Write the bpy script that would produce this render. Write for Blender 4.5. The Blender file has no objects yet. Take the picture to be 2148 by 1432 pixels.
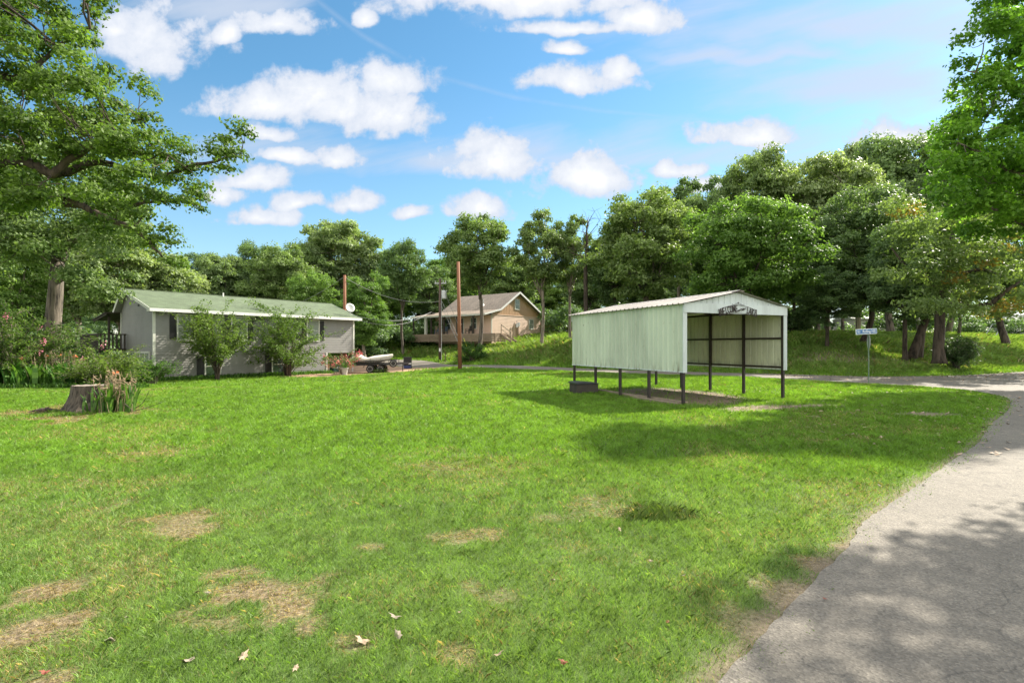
import bpy, math, random
import numpy as np
from mathutils import Vector, Matrix
from mathutils.geometry import delaunay_2d_cdt
R = math.radians
C = bpy.context.scene.collection

# ------------------------------------------------------------------ camera
FX = 1100.0; CX = 1074.0; HY = 725.0; CH = 1.7      # focal length in photo pixels, principal column, horizon row, eye height
cam_d = bpy.data.cameras.new("camera"); cam = bpy.data.objects.new("camera", cam_d); C.objects.link(cam)
cam.location = (0, 0, CH); cam.rotation_euler = (R(90), 0, 0)
cam_d.sensor_width = 36.0; cam_d.lens = 36.0 * FX / 2148.0
cam_d.shift_y = 9.0 / 2148.0
cam_d.clip_start = 0.05; cam_d.clip_end = 3000
bpy.context.scene.camera = cam

# ------------------------------------------------------------------ sun, sky, exposure
SUN_EL = 38.0; SUN_AZ = 37.0                         # azimuth from +X towards +Y
sx = math.cos(R(SUN_AZ)) * math.cos(R(SUN_EL)); sy = math.sin(R(SUN_AZ)) * math.cos(R(SUN_EL)); sz = math.sin(R(SUN_EL))
sun_d = bpy.data.lights.new("sun", 'SUN'); sun_d.energy = 4.1; sun_d.angle = R(0.6); sun_d.color = (1.0, 0.93, 0.80)
sun = bpy.data.objects.new("sun", sun_d); C.objects.link(sun)
sun.rotation_euler = Vector((sx, sy, sz)).to_track_quat('Z', 'Y').to_euler()
sc = bpy.context.scene
sc.cycles.max_bounces = 10; sc.cycles.diffuse_bounces = 6; sc.cycles.transmission_bounces = 8; sc.cycles.transparent_max_bounces = 8
sc.view_settings.view_transform = 'Standard'; sc.view_settings.look = 'None'
sc.view_settings.exposure = 1.42; sc.view_settings.gamma = 1.0
world = bpy.data.worlds.new("World"); sc.world = world; world.use_nodes = True

def clouds_world():
    nt = world.node_tree; nt.nodes.clear()
    N = nt.nodes.new; L = nt.links.new
    def math_(op, a, b=None, c=None, clamp=False):
        n = N('ShaderNodeMath'); n.operation = op; n.use_clamp = clamp
        for i, v in enumerate((a, b, c)):
            if v is None: continue
            if isinstance(v, (int, float)): n.inputs[i].default_value = v
            else: L(v, n.inputs[i])
        return n.outputs[0]
    def vm(op, a, b=None):
        n = N('ShaderNodeVectorMath'); n.operation = op
        for i, v in enumerate((a, b)):
            if v is None: continue
            if isinstance(v, tuple): n.inputs[i].default_value = v
            else: L(v, n.inputs[i])
        return n
    sky = N('ShaderNodeTexSky'); sky.sky_type = 'NISHITA'; sky.sun_disc = False
    sky.sun_elevation = R(SUN_EL); sky.sun_rotation = math.atan2(sx, sy)
    sky.air_density = 1.0; sky.dust_density = 0.25; sky.ozone_density = 2.6; sky.altitude = 200
    hs = N('ShaderNodeHueSaturation'); hs.inputs['Hue'].default_value = 0.484; hs.inputs['Saturation'].default_value = 1.16; hs.inputs['Value'].default_value = 0.92
    L(sky.outputs[0], hs.inputs['Color'])
    tc = N('ShaderNodeTexCoord'); sep = N('ShaderNodeSeparateXYZ'); L(tc.outputs['Generated'], sep.inputs[0])
    yc = math_('MAXIMUM', sep.outputs[1], 0.08)
    u = math_('DIVIDE', sep.outputs[0], yc); v = math_('DIVIDE', sep.outputs[2], yc)
    cb = N('ShaderNodeCombineXYZ'); L(u, cb.inputs[0]); L(v, cb.inputs[1]); uv = cb.outputs[0]
    front = math_('MULTIPLY', math_('GREATER_THAN', sep.outputs[1], 0.09), math_('GREATER_THAN', sep.outputs[2], 0.0))
    def noise(vec, scale, detail, rough, dist=0.0):
        n = N('ShaderNodeTexNoise'); n.inputs['Scale'].default_value = scale; n.inputs['Detail'].default_value = detail
        n.inputs['Roughness'].default_value = rough; n.inputs['Distortion'].default_value = dist; L(vec, n.inputs['Vector']); return n.outputs[0]
    n1 = noise(uv, 10.0, 10, 0.62, 0.15); n2 = noise(uv, 3.6, 5, 0.55); n3 = noise(vm('ADD', uv, (7.3, 1.1, 0)).outputs[0], 26.0, 5, 0.6)
    wob = noise(vm('ADD', uv, (3.1, 5.7, 2)).outputs[0], 7.0, 3, 0.5)
    # warp the coordinates a little so that no cloud is an ellipse
    wv = N('ShaderNodeCombineXYZ'); L(math_('MULTIPLY', math_('SUBTRACT', n2, 0.5), 0.10), wv.inputs[0]); L(math_('MULTIPLY', math_('SUBTRACT', wob, 0.5), 0.075), wv.inputs[1])
    uvw = vm('ADD', uv, wv.outputs[0]).outputs[0]
    def field(cl):
        best = None
        for (px, py, rx, ry) in cl:
            cx_, cy_ = (px - CX) / FX, (HY - py) / FX
            s = vm('SUBTRACT', uvw, (cx_, cy_, 0)).outputs[0]
            m = vm('MULTIPLY', s, (FX / rx, FX / ry, 0)).outputs[0]
            m = vm('MAXIMUM', vm('MULTIPLY', m, (1.0, 0.85, 1.0)).outputs[0], vm('MULTIPLY', m, (-1.0, -1.75, 1.0)).outputs[0]).outputs[0]   # flat bases, domed tops
            ln = vm('LENGTH', m).outputs['Value']
            best = ln if best is None else math_('MINIMUM', best, ln)
        return math_('SUBTRACT', 1.0, best)
    cum = field([(330, 105, 130, 85), (250, 70, 60, 50), (575, 60, 120, 38), (470, 70, 30, 30), (700, 235, 120, 75), (790, 250, 140, 80), (560, 225, 125, 55), (820, 178, 105, 50), (650, 215, 90, 60),
                 (700, 335, 70, 34), (600, 335, 80, 24), (560, 285, 65, 26), (1045, 340, 120, 72), (1250, 378, 150, 66), (1400, 355, 85, 28),
                 (1010, 447, 75, 45), (862, 450, 42, 24), (745, 425, 70, 32), (630, 425, 75, 24), (550, 452, 115, 28), (510, 385, 90, 32), (470, 410, 50, 30),
                 (1120, 0, 330, 62), (1340, 45, 110, 55), (960, -10, 160, 50), (1200, 180, 130, 38), (1290, 165, 55, 32), (1190, 103, 48, 20), (1590, 282, 150, 34),
                 (1890, 292, 120, 36), (772, 40, 24, 30), (1215, 60, 200, 22), (1480, 400, 90, 22), (-250, 250, 200, 90), (2500, 120, 260, 70), (150, 420, 120, 30)])
    den = math_('ADD', math_('MULTIPLY_ADD', cum, 1.15, 0.19), math_('MULTIPLY', math_('SUBTRACT', n1, 0.5), 3.0))
    den = math_('ADD', den, math_('MULTIPLY', math_('SUBTRACT', n3, 0.5), 0.55))
    mr = N('ShaderNodeMapRange'); mr.interpolation_type = 'SMOOTHSTEP'; L(den, mr.inputs[0]); mr.inputs[1].default_value = 0.02; mr.inputs[2].default_value = 0.66
    a_c = mr.outputs[0]
    # thin cirrus on the right, a contrail, and a faint veil near the horizon
    sv = vm('MULTIPLY', vm('ADD', uvw, (0.0, 0.0, 0.0)).outputs[0], (1.6, 9.0, 1.0)).outputs[0]
    rot = N('ShaderNodeVectorRotate'); rot.rotation_type = 'Z_AXIS'; L(uv, rot.inputs['Vector']); rot.inputs['Angle'].default_value = R(-14)
    sv = vm('MULTIPLY', rot.outputs[0], (1.5, 9.0, 1.0)).outputs[0]
    ci = noise(sv, 1.4, 7, 0.55, 0.3)
    cf = field([(1850, 190, 420, 75), (1750, 60, 480, 80), (1650, 120, 300, 30), (1080, 330, 900, 60), (480, 10, 200, 60)])
    ci = math_('ADD', math_('MULTIPLY', cf, 0.55), math_('SUBTRACT', math_('MULTIPLY', ci, 1.7), 0.72))
    mc = N('ShaderNodeMapRange'); mc.interpolation_type = 'SMOOTHSTEP'; L(ci, mc.inputs[0]); mc.inputs[1].default_value = -0.08; mc.inputs[2].default_value = 0.75; mc.inputs[4].default_value = 0.80
    tr = None
    pts = [(655, -6), (760, 75), (905, 158), (1080, 205), (1250, 232), (1450, 250), (1600, 256)]
    for (x0, y0), (x1, y1) in zip(pts[:-1], pts[1:]):
        a = np.array([(x0 - CX) / FX, (HY - y0) / FX]); b = np.array([(x1 - CX) / FX, (HY - y1) / FX]); d = (b - a); ln = np.linalg.norm(d); d /= ln
        s = vm('SUBTRACT', uv, (float(a[0]), float(a[1]), 0)).outputs[0]
        t = vm('DOT_PRODUCT', s, (float(d[0]), float(d[1]), 0)).outputs['Value']
        t = math_('MINIMUM', math_('MAXIMUM', t, 0.0), float(ln))
        pr = N('ShaderNodeCombineXYZ'); L(math_('MULTIPLY', t, float(d[0])), pr.inputs[0]); L(math_('MULTIPLY', t, float(d[1])), pr.inputs[1])
        dd = vm('LENGTH', vm('SUBTRACT', s, pr.outputs[0]).outputs[0]).outputs['Value']
        tr = dd if tr is None else math_('MINIMUM', tr, dd)
    a_t = math_('MULTIPLY', math_('SUBTRACT', 1.0, math_('MULTIPLY', tr, 130.0), clamp=True), math_('MULTIPLY', math_('SUBTRACT', n1, 0.32), 0.75), clamp=True)
    veil = math_('MULTIPLY', math_('SUBTRACT', 1.0, math_('MULTIPLY', v, 1.9), clamp=True), 0.22)
    thin = math_('MAXIMUM', math_('MAXIMUM', mc.outputs[0], a_t), veil)
    alpha = math_('MULTIPLY', math_('MAXIMUM', thin, a_c), front)
    mix = N('ShaderNodeMix'); mix.data_type = 'RGBA'; L(alpha, mix.inputs['Factor'])
    tint = N('ShaderNodeMix'); tint.data_type = 'RGBA'; L(math_('MULTIPLY', math_('SUBTRACT', den, 0.35), 0.9, clamp=True), tint.inputs['Factor'])
    tint.inputs['A'].default_value = (3.1, 3.45, 4.1, 1); tint.inputs['B'].default_value = (4.75, 4.8, 4.9, 1)
    L(hs.outputs[0], mix.inputs['A']); L(tint.outputs['Result'], mix.inputs['B'])
    # unseen broken cloud overhead and behind the eye, added as bright fill light
    dn = noise(tc.outputs['Generated'], 3.2, 7, 0.6, 0.3)
    mb_ = N('ShaderNodeMapRange'); mb_.interpolation_type = 'SMOOTHSTEP'; L(dn, mb_.inputs[0]); mb_.inputs[1].default_value = 0.36; mb_.inputs[2].default_value = 0.52
    away = math_('MAXIMUM', math_('LESS_THAN', sep.outputs[1], 0.02), math_('MULTIPLY', math_('GREATER_THAN', v, 1.0), 0.5))
    ab = math_('MULTIPLY', math_('MULTIPLY', mb_.outputs[0], away), math_('GREATER_THAN', sep.outputs[2], 0.0))
    mix2 = N('ShaderNodeMix'); mix2.data_type = 'RGBA'; L(ab, mix2.inputs['Factor']); L(mix.outputs['Result'], mix2.inputs['A']); mix2.inputs['B'].default_value = (9.6, 9.3, 8.7, 1); mix = mix2
    bg = N('ShaderNodeBackground'); bg.inputs['Strength'].default_value = 0.082; L(mix.outputs['Result'], bg.inputs['Color'])
    out = N('ShaderNodeOutputWorld'); L(bg.outputs[0], out.inputs['Surface'])
clouds_world()

# ------------------------------------------------------------------ helpers
def W(px, py, Y):                                     # a point Y metres ahead of the eye that the photo shows at (px, py)
    return np.array([(px - CX) / FX * Y, Y, CH + (HY - py) / FX * Y])
def flat(px, py, z=0.0):
    Y = (CH - z) * FX / (py - HY); return ((px - CX) / FX * Y, Y)

def tag(o, label=None, cat=None, group=None, kind=None):
    if label: o['label'] = label
    if cat: o['category'] = cat
    if group: o['group'] = group
    if kind: o['kind'] = kind
    return o
def thing(name, label, cat, loc=(0, 0, 0), rz=0.0, group=None):
    o = bpy.data.objects.new(name, None); C.objects.link(o); o.location = loc; o.rotation_euler = (0, 0, rz)
    o.empty_display_size = 0.2
    return tag(o, label, cat, group)
def dup(root, loc, rz, label, group=None, scale=None):
    r = root.copy(); C.objects.link(r); r.location = loc; r.rotation_euler = (0, 0, rz)
    if scale is not None: r.scale = scale
    r['label'] = label
    if group: r['group'] = group
    elif 'group' in r: del r['group']
    for ch in list(root.children):
        c = ch.copy(); C.objects.link(c); c.parent = r
        for g in list(ch.children):
            d = g.copy(); C.objects.link(d); d.parent = c
    return r

class MB:
    def __init__(s): s.v = []; s.f = []; s.m = []; s.mi = 0; s.arr = []
    def add(s, vs, fs):
        b = len(s.v); s.v += [tuple(map(float, p)) for p in vs]
        for f in fs: s.f.append(tuple(i + b for i in f)); s.m.append(s.mi)
        return s
    def box(s, x0, x1, y0, y1, z0, z1):
        v = [(x, y, z) for z in (z0, z1) for y in (y0, y1) for x in (x0, x1)]
        return s.add(v, [(0, 2, 3, 1), (4, 5, 7, 6), (0, 1, 5, 4), (2, 6, 7, 3), (0, 4, 6, 2), (1, 3, 7, 5)])
    def bar(s, a, b, w, h, up=(0, 0, 1)):             # a box section bar from a to b
        a = Vector(a); b = Vector(b); d = (b - a).normalized(); u = Vector(up)
        x = d.cross(u)
        if x.length < 1e-4: x = d.cross(Vector((1, 0, 0)))
        x.normalize(); z = x.cross(d).normalized()
        v = []
        for p in (a, b):
            for i, j in ((-1, -1), (1, -1), (1, 1), (-1, 1)): v.append(p + x * (i * w / 2) + z * (j * h / 2))
        return s.add(v, [(0, 1, 2, 3), (7, 6, 5, 4), (0, 4, 5, 1), (1, 5, 6, 2), (2, 6, 7, 3), (3, 7, 4, 0)])
    def tube(s, pts, rad, n=8, cap=True):
        P = [Vector(p) for p in pts]; k = len(P)
        if isinstance(rad, (int, float)): rad = [rad] * k
        vs = []; prev = None
        for i, p in enumerate(P):
            d = (P[min(i + 1, k - 1)] - P[max(i - 1, 0)])
            d = d.normalized() if d.length > 1e-9 else Vector((0, 0, 1))
            if prev is None:
                x = d.cross(Vector((0, 0, 1)))
                if x.length < 0.05: x = d.cross(Vector((0, 1, 0)))
            else: x = prev - d * prev.dot(d)
            x.normalize(); prev = x; y = d.cross(x)
            for j in range(n):
                a = 2 * math.pi * j / n; vs.append(p + (x * math.cos(a) + y * math.sin(a)) * rad[i])
        fs = []
        for i in range(k - 1):
            for j in range(n):
                a = i * n + j; b = i * n + (j + 1) % n; fs.append((a, b, b + n, a + n))
        if cap: fs.append(tuple(reversed(range(n)))); fs.append(tuple(range((k - 1) * n, k * n)))
        return s.add(vs, fs)
    def prism(s, poly, axis, d0, d1):                 # polygon in the plane across `axis`, extruded from d0 to d1
        n = len(poly)
        def q(p, d): return (d, p[0], p[1]) if axis == 'x' else ((p[0], d, p[1]) if axis == 'y' else (p[0], p[1], d))
        vs = [q(p, d0) for p in poly] + [q(p, d1) for p in poly]
        fs = [tuple(range(n)), tuple(reversed(range(n, 2 * n)))] + [(i, i + n, (i + 1) % n + n, (i + 1) % n) for i in range(n)]
        return s.add(vs, fs)
    def lathe(s, prof, c=(0, 0, 0), n=16, axis='z'):
        vs = []
        for r_, h in prof:
            for j in range(n):
                a = 2 * math.pi * j / n; p = (r_ * math.cos(a), r_ * math.sin(a), h)
                if axis == 'y': p = (p[0], p[2], p[1])
                if axis == 'x': p = (p[2], p[0], p[1])
                vs.append((p[0] + c[0], p[1] + c[1], p[2] + c[2]))
        fs = []
        for i in range(len(prof) - 1):
            for j in range(n): a = i * n + j; b = i * n + (j + 1) % n; fs.append((a, b, b + n, a + n))
        fs.append(tuple(reversed(range(n)))); fs.append(tuple(range((len(prof) - 1) * n, len(prof) * n)))
        return s.add(vs, fs)
    def build(s, name, mats, parent=None, smooth=False, bevel=0.0):
        me = bpy.data.meshes.new(name); me.from_pydata(s.v, [], s.f)
        if not isinstance(mats, (list, tuple)): mats = [mats]
        for m in mats: me.materials.append(m)
        if len(mats) > 1: me.polygons.foreach_set('material_index', s.m)
        if smooth: me.polygons.foreach_set('use_smooth', [True] * len(me.polygons))
        me.update()
        import bmesh
        bm = bmesh.new(); bm.from_mesh(me); bmesh.ops.recalc_face_normals(bm, faces=bm.faces); bm.to_mesh(me); bm.free()
        o = bpy.data.objects.new(name, me); C.objects.link(o)
        if parent: o.parent = parent
        if bevel > 0:
            b = o.modifiers.new("bevel", 'BEVEL'); b.width = bevel; b.segments = 2; b.limit_method = 'ANGLE'
        return o

def mesh_np(name, V, F, mat_, parent=None, attrs=None, smooth=False):
    """V (n,3), F (m,k) of equal sided faces; attrs: name -> (n,4) colour"""
    me = bpy.data.meshes.new(name); V = np.asarray(V, np.float32); F = np.asarray(F, np.int32)
    me.vertices.add(len(V)); me.vertices.foreach_set('co', V.ravel())
    k = F.shape[1]; me.loops.add(F.size); me.loops.foreach_set('vertex_index', F.ravel())
    me.polygons.add(len(F)); me.polygons.foreach_set('loop_start', np.arange(0, F.size, k, dtype=np.int32))
    me.polygons.foreach_set('loop_total', np.full(len(F), k, np.int32))
    if smooth: me.polygons.foreach_set('use_smooth', np.ones(len(F), bool))
    me.update(calc_edges=True)
    if attrs:
        for an, A in attrs.items():
            at = me.color_attributes.new(an, 'FLOAT_COLOR', 'POINT'); at.data.foreach_set('color', np.asarray(A, np.float32).ravel())
    me.materials.append(mat_)
    o = bpy.data.objects.new(name, me); C.objects.link(o)
    if parent: o.parent = parent
    return o

# ------------------------------------------------------------------ materials
def new_mat(name):
    m = bpy.data.materials.new(name); m.use_nodes = True; nt = m.node_tree; b = nt.nodes['Principled BSDF']; return m, nt, b
def ramp(nt, fac, stops):
    r = nt.nodes.new('ShaderNodeValToRGB'); e = r.color_ramp.elements
    while len(e) < len(stops): e.new(0.5)
    for el, (p, c) in zip(e, stops): el.position = p; el.color = (*c, 1)
    nt.links.new(fac, r.inputs[0]); return r.outputs[0]
def tnoise(nt, scale, detail=4, rough=0.55, vec='Object', stretch=None, dist=0.0):
    tc = nt.nodes.new('ShaderNodeTexCoord'); v = tc.outputs[vec]
    if stretch:
        mp = nt.nodes.new('ShaderNodeMapping'); mp.inputs['Scale'].default_value = stretch; nt.links.new(v, mp.inputs[0]); v = mp.outputs[0]
    n = nt.nodes.new('ShaderNodeTexNoise'); n.inputs['Scale'].default_value = scale; n.inputs['Detail'].default_value = detail
    n.inputs['Roughness'].default_value = rough; n.inputs['Distortion'].default_value = dist; nt.links.new(v, n.inputs['Vector']); return n.outputs[0]
def bump(nt, b, fac, strength=0.3, dist=0.01):
    bp = nt.nodes.new('ShaderNodeBump'); bp.inputs['Strength'].default_value = strength; bp.inputs['Distance'].default_value = dist
    nt.links.new(fac, bp.inputs['Height']); nt.links.new(bp.outputs[0], b.inputs['Normal'])
def mul(c, k): return tuple(min(1.0, x * k) for x in c)
def simple(name, col, rough=0.6, var=0.15, scale=3.0, metal=0.0, stretch=None, bmp=0.0, detail=4):
    m, nt, b = new_mat(name)
    n = tnoise(nt, scale, detail, 0.6, stretch=stretch)
    nt.links.new(ramp(nt, n, [(0.25, mul(col, 1 - var)), (0.75, mul(col, 1 + var))]), b.inputs['Base Color'])
    b.inputs['Roughness'].default_value = rough; b.inputs['Metallic'].default_value = metal
    if bmp: bump(nt, b, tnoise(nt, scale * 6, 4, 0.6, stretch=stretch), bmp, 0.01)
    return m
def foliage(name, dark, light, trans=0.35, attr='rnd', spec=0.25):
    """leaf material: colour runs from dark to light with each leaf's own random value and each plant's own"""
    m, nt, b = new_mat(name); N = nt.nodes.new; L = nt.links.new
    a = N('ShaderNodeAttribute'); a.attribute_name = attr; oi = N('ShaderNodeObjectInfo')
    s = N('ShaderNodeSeparateColor'); L(a.outputs['Color'], s.inputs[0])
    col = ramp(nt, s.outputs[0], [(0.0, dark), (0.75, light), (1.0, tuple(x * 1.25 + 0.012 for x in light))])
    hs = N('ShaderNodeHueSaturation'); L(col, hs.inputs['Color'])
    mr = N('ShaderNodeMapRange'); L(oi.outputs['Random'], mr.inputs[0]); mr.inputs[3].default_value = 0.485; mr.inputs[4].default_value = 0.512; L(mr.outputs[0], hs.inputs['Hue'])
    mv = N('ShaderNodeMapRange'); L(oi.outputs['Random'], mv.inputs[0]); mv.inputs[3].default_value = 1.12; mv.inputs[4].default_value = 0.85; L(mv.outputs[0], hs.inputs['Value'])
    mx = N('ShaderNodeMix'); mx.data_type = 'RGBA'; L(s.outputs[1], mx.inputs['Factor']); L(hs.outputs[0], mx.inputs['A']); mx.inputs['B'].default_value = (0.34, 0.22, 0.05, 1)
    L(mx.outputs['Result'], b.inputs['Base Color']); b.inputs['Roughness'].default_value = 0.5; b.inputs['Specular IOR Level'].default_value = spec
    t = N('ShaderNodeBsdfTranslucent')
    g = N('ShaderNodeMix'); g.data_type = 'RGBA'; g.blend_type = 'MULTIPLY'; g.inputs['Factor'].default_value = 1.0
    L(mx.outputs['Result'], g.inputs['A']); g.inputs['B'].default_value = (1.35, 1.5, 0.6, 1); L(g.outputs['Result'], t.inputs['Color'])
    ms = N('ShaderNodeMixShader'); ms.inputs[0].default_value = trans; L(b.outputs[0], ms.inputs[1]); L(t.outputs[0], ms.inputs[2])
    L(ms.outputs[0], nt.nodes['Material Output'].inputs[0]); return m

def bark(name, c, scale=6):
    m, nt, b = new_mat(name)
    n = tnoise(nt, scale, 6, 0.65, stretch=(1, 1, 0.16)); n2 = tnoise(nt, 0.7, 3)
    nt.links.new(ramp(nt, n, [(0.38, mul(c, 0.25)), (0.5, c), (0.66, mul(c, 1.5))]), b.inputs['Base Color'])
    b.inputs['Roughness'].default_value = 0.92; bump(nt, b, n, 0.9, 0.05); return m

M = {}
M['bark'] = bark('bark_grey', (0.14, 0.115, 0.09)); M['bark_dark'] = bark('bark_dark', (0.075, 0.056, 0.042)); M['bark_pale'] = bark('bark_pale', (0.24, 0.20, 0.155))
M['oak'] = foliage('oak_leaves', (0.075, 0.125, 0.047), (0.215, 0.305, 0.110), 0.38)
M['oak_bright'] = foliage('bright_leaves', (0.080, 0.150, 0.035), (0.225, 0.345, 0.090), 0.42)
M['oak_pale'] = foliage('pale_leaves', (0.095, 0.150, 0.068), (0.29, 0.37, 0.17), 0.38)
M['oak_deep'] = foliage('deep_leaves', (0.062, 0.110, 0.050), (0.175, 0.265, 0.105), 0.36)
M['oak_near'] = foliage('near_oak_leaves', (0.032, 0.074, 0.013), (0.155, 0.245, 0.045), 0.40)
M['cotton'] = foliage('cottonwood_leaves', (0.040, 0.115, 0.014), (0.145, 0.30, 0.040), 0.50)
M['myrtle'] = foliage('myrtle_leaves', (0.055, 0.110, 0.022), (0.20, 0.30, 0.065), 0.38)
M['shrub'] = foliage('shrub_leaves', (0.03, 0.08, 0.015), (0.12, 0.25, 0.04), 0.35)
M['canna'] = foliage('canna_leaves', (0.035, 0.10, 0.02), (0.13, 0.27, 0.05), 0.35)

def flower_mat(name, c):
    m = simple(name, c, 0.6, 0.25, 9.0); m.node_tree.nodes['Principled BSDF'].inputs['Subsurface Weight'].default_value = 0.0; return m
M['pink'] = flower_mat('pink_petals', (0.62, 0.20, 0.28)); M['red'] = flower_mat('coral_petals', (0.66, 0.15, 0.15)); M['orange'] = flower_mat('orange_petals', (0.70, 0.20, 0.06))
M['straw'] = simple('dry_stalks', (0.27, 0.20, 0.115), 0.8, 0.3, 20)

def siding_mat(name, c, var=0.10):
    m, nt, b = new_mat(name)
    n = tnoise(nt, 1.3, 5, 0.6); s = tnoise(nt, 9.0, 4, 0.7, stretch=(0.5, 0.5, 2.5))
    mx = nt.nodes.new('ShaderNodeMath'); mx.operation = 'MULTIPLY_ADD'; nt.links.new(n, mx.inputs[0]); mx.inputs[1].default_value = 0.6; 
    ms = nt.nodes.new('ShaderNodeMath'); ms.operation = 'MULTIPLY'; nt.links.new(s, ms.inputs[0]); ms.inputs[1].default_value = 0.4; nt.links.new(ms.outputs[0], mx.inputs[2])
    nt.links.new(ramp(nt, mx.outputs[0], [(0.3, mul(c, 1 - var * 1.6)), (0.5, c), (0.7, mul(c, 1 + var))]), b.inputs['Base Color'])
    b.inputs['Roughness'].default_value = 0.55; return m
M['grey_siding'] = siding_mat('grey_siding', (0.255, 0.248, 0.232)); M['tan_siding'] = siding_mat('tan_siding', (0.70, 0.52, 0.41)); M['board'] = siding_mat('tan_boards', (0.55, 0.345, 0.20), 0.18)
M['trim'] = simple('cream_trim', (0.62, 0.62, 0.55), 0.5, 0.08, 4); M['white'] = simple('white_paint', (0.78, 0.77, 0.75), 0.45, 0.06, 4)
M['black_paint'] = simple('black_paint', (0.022, 0.020, 0.022), 0.5, 0.2, 8)
M['soffit'] = simple('soffit', (0.30, 0.30, 0.27), 0.7, 0.1, 3)
def shingle(name, c):
    m, nt, b = new_mat(name); tc = nt.nodes.new('ShaderNodeTexCoord')
    mp = nt.nodes.new('ShaderNodeMapping'); nt.links.new(tc.outputs['Object'], mp.inputs[0])
    br = nt.nodes.new('ShaderNodeTexBrick'); nt.links.new(mp.outputs[0], br.inputs['Vector'])
    br.inputs['Scale'].default_value = 1.0; br.inputs['Brick Width'].default_value = 0.32; br.inputs['Row Height'].default_value = 0.145; br.inputs['Mortar Size'].default_value = 0.012
    br.inputs['Color1'].default_value = (*mul(c, 1.12), 1); br.inputs['Color2'].default_value = (*mul(c, 0.80), 1); br.inputs['Mortar'].default_value = (*mul(c, 0.45), 1)
    mx = nt.nodes.new('ShaderNodeMix'); mx.data_type = 'RGBA'; mx.blend_type = 'MULTIPLY'; mx.inputs['Factor'].default_value = 1.0
    nt.links.new(br.outputs[0], mx.inputs['A']); n = tnoise(nt, 0.8, 5, 0.6); nt.links.new(ramp(nt, n, [(0.3, (0.82, 0.82, 0.82)), (0.7, (1.1, 1.1, 1.1))]), mx.inputs['B'])
    nt.links.new(mx.outputs['Result'], b.inputs['Base Color']); b.inputs['Roughness'].default_value = 0.9
    bump(nt, b, br.outputs['Fac'], -0.4, 0.01); return m
M['green_shingle'] = shingle('green_shingles', (0.125, 0.165, 0.092)); M['brown_shingle'] = shingle('brown_shingles', (0.30, 0.245, 0.20)); M['tan_shingle'] = shingle('tan_shingles', (0.30, 0.235, 0.18))
def glass_mat():
    m, nt, b = new_mat('window_glass'); b.inputs['Base Color'].default_value = (0.05, 0.07, 0.07, 1); b.inputs['Roughness'].default_value = 0.06; b.inputs['Specular IOR Level'].default_value = 0.9
    bump(nt, b, tnoise(nt, 2.0, 2), 0.12, 0.05); return m
M['glass'] = glass_mat()
M['blind'] = simple('window_blind', (0.26, 0.29, 0.25), 0.25, 0.15, 14, stretch=(0.2, 0.2, 3))
def panel_mat(name, c, dirt=0.5, low=-9.0):
    m, nt, b = new_mat(name)
    n = tnoise(nt, 1.2, 6, 0.65, stretch=(1, 1, 0.22)); f = tnoise(nt, 14, 5, 0.7, stretch=(1, 1, 0.5))
    mx = nt.nodes.new('ShaderNodeMix'); mx.data_type = 'RGBA'
    c1 = ramp(nt, n, [(0.32, mul(c, 0.72)), (0.55, c), (0.8, mul(c, 1.1))])
    nt.links.new(c1, mx.inputs['A']); mx.inputs['B'].default_value = (0.10, 0.095, 0.05, 1)
    nt.links.new(ramp(nt, f, [(0.60, (0, 0, 0)), (0.78, (dirt, dirt, dirt))]), mx.inputs['Factor'])
    tc = nt.nodes.new('ShaderNodeTexCoord'); sp = nt.nodes.new('ShaderNodeSeparateXYZ'); nt.links.new(tc.outputs['Object'], sp.inputs[0])
    lo_ = nt.nodes.new('ShaderNodeMapRange'); nt.links.new(sp.outputs[2], lo_.inputs[0]); lo_.inputs[1].default_value = 1.30; lo_.inputs[2].default_value = 0.96
    st = tnoise(nt, 9, 5, 0.7, stretch=(1, 1, 0.12)); sm = ramp(nt, st, [(0.50, (0, 0, 0)), (0.68, (0.75, 0.75, 0.75))])
    ml = nt.nodes.new('ShaderNodeMath'); ml.operation = 'MULTIPLY'; nt.links.new(lo_.outputs[0], ml.inputs[0]); nt.links.new(sm, ml.inputs[1])
    rs = ramp(nt, tnoise(nt, 2.6, 3, 0.5), [(0.735, (0, 0, 0)), (0.76, (0.8, 0.8, 0.8))]); ma = nt.nodes.new('ShaderNodeMath'); ma.operation = 'MAXIMUM'; nt.links.new(ml.outputs[0], ma.inputs[0]); nt.links.new(rs, ma.inputs[1])
    m3 = nt.nodes.new('ShaderNodeMix'); m3.data_type = 'RGBA'; nt.links.new(ma.outputs[0], m3.inputs['Factor']); nt.links.new(mx.outputs['Result'], m3.inputs['A']); m3.inputs['B'].default_value = (0.085, 0.07, 0.035, 1)
    nt.links.new(m3.outputs['Result'], b.inputs['Base Color']); b.inputs['Roughness'].default_value = 0.42; b.inputs['Metallic'].default_value = 0.0; return m
M['mint'] = panel_mat('mint_metal', (0.53, 0.60, 0.47)); M['mint_in'] = panel_mat('mint_metal_back', (0.66, 0.68, 0.50), 0.7)
M['white_metal'] = panel_mat('white_metal', (0.60, 0.66, 0.66), 0.35); M['roof_metal'] = panel_mat('roof_metal', (0.50, 0.46, 0.42), 0.25)
M['iron'] = simple('brown_iron', (0.032, 0.023, 0.019), 0.6, 0.35, 9, bmp=0.2); M['black_iron'] = simple('black_iron', (0.03, 0.018, 0.014), 0.55, 0.4, 15)
M['timber'] = simple('grey_timber', (0.26, 0.21, 0.15), 0.9, 0.3, 7, stretch=(1, 1, 6), bmp=0.3); M['deck_wood'] = simple('deck_wood', (0.30, 0.225, 0.165), 0.85, 0.25, 3, stretch=(1, 1, 5))
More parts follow.
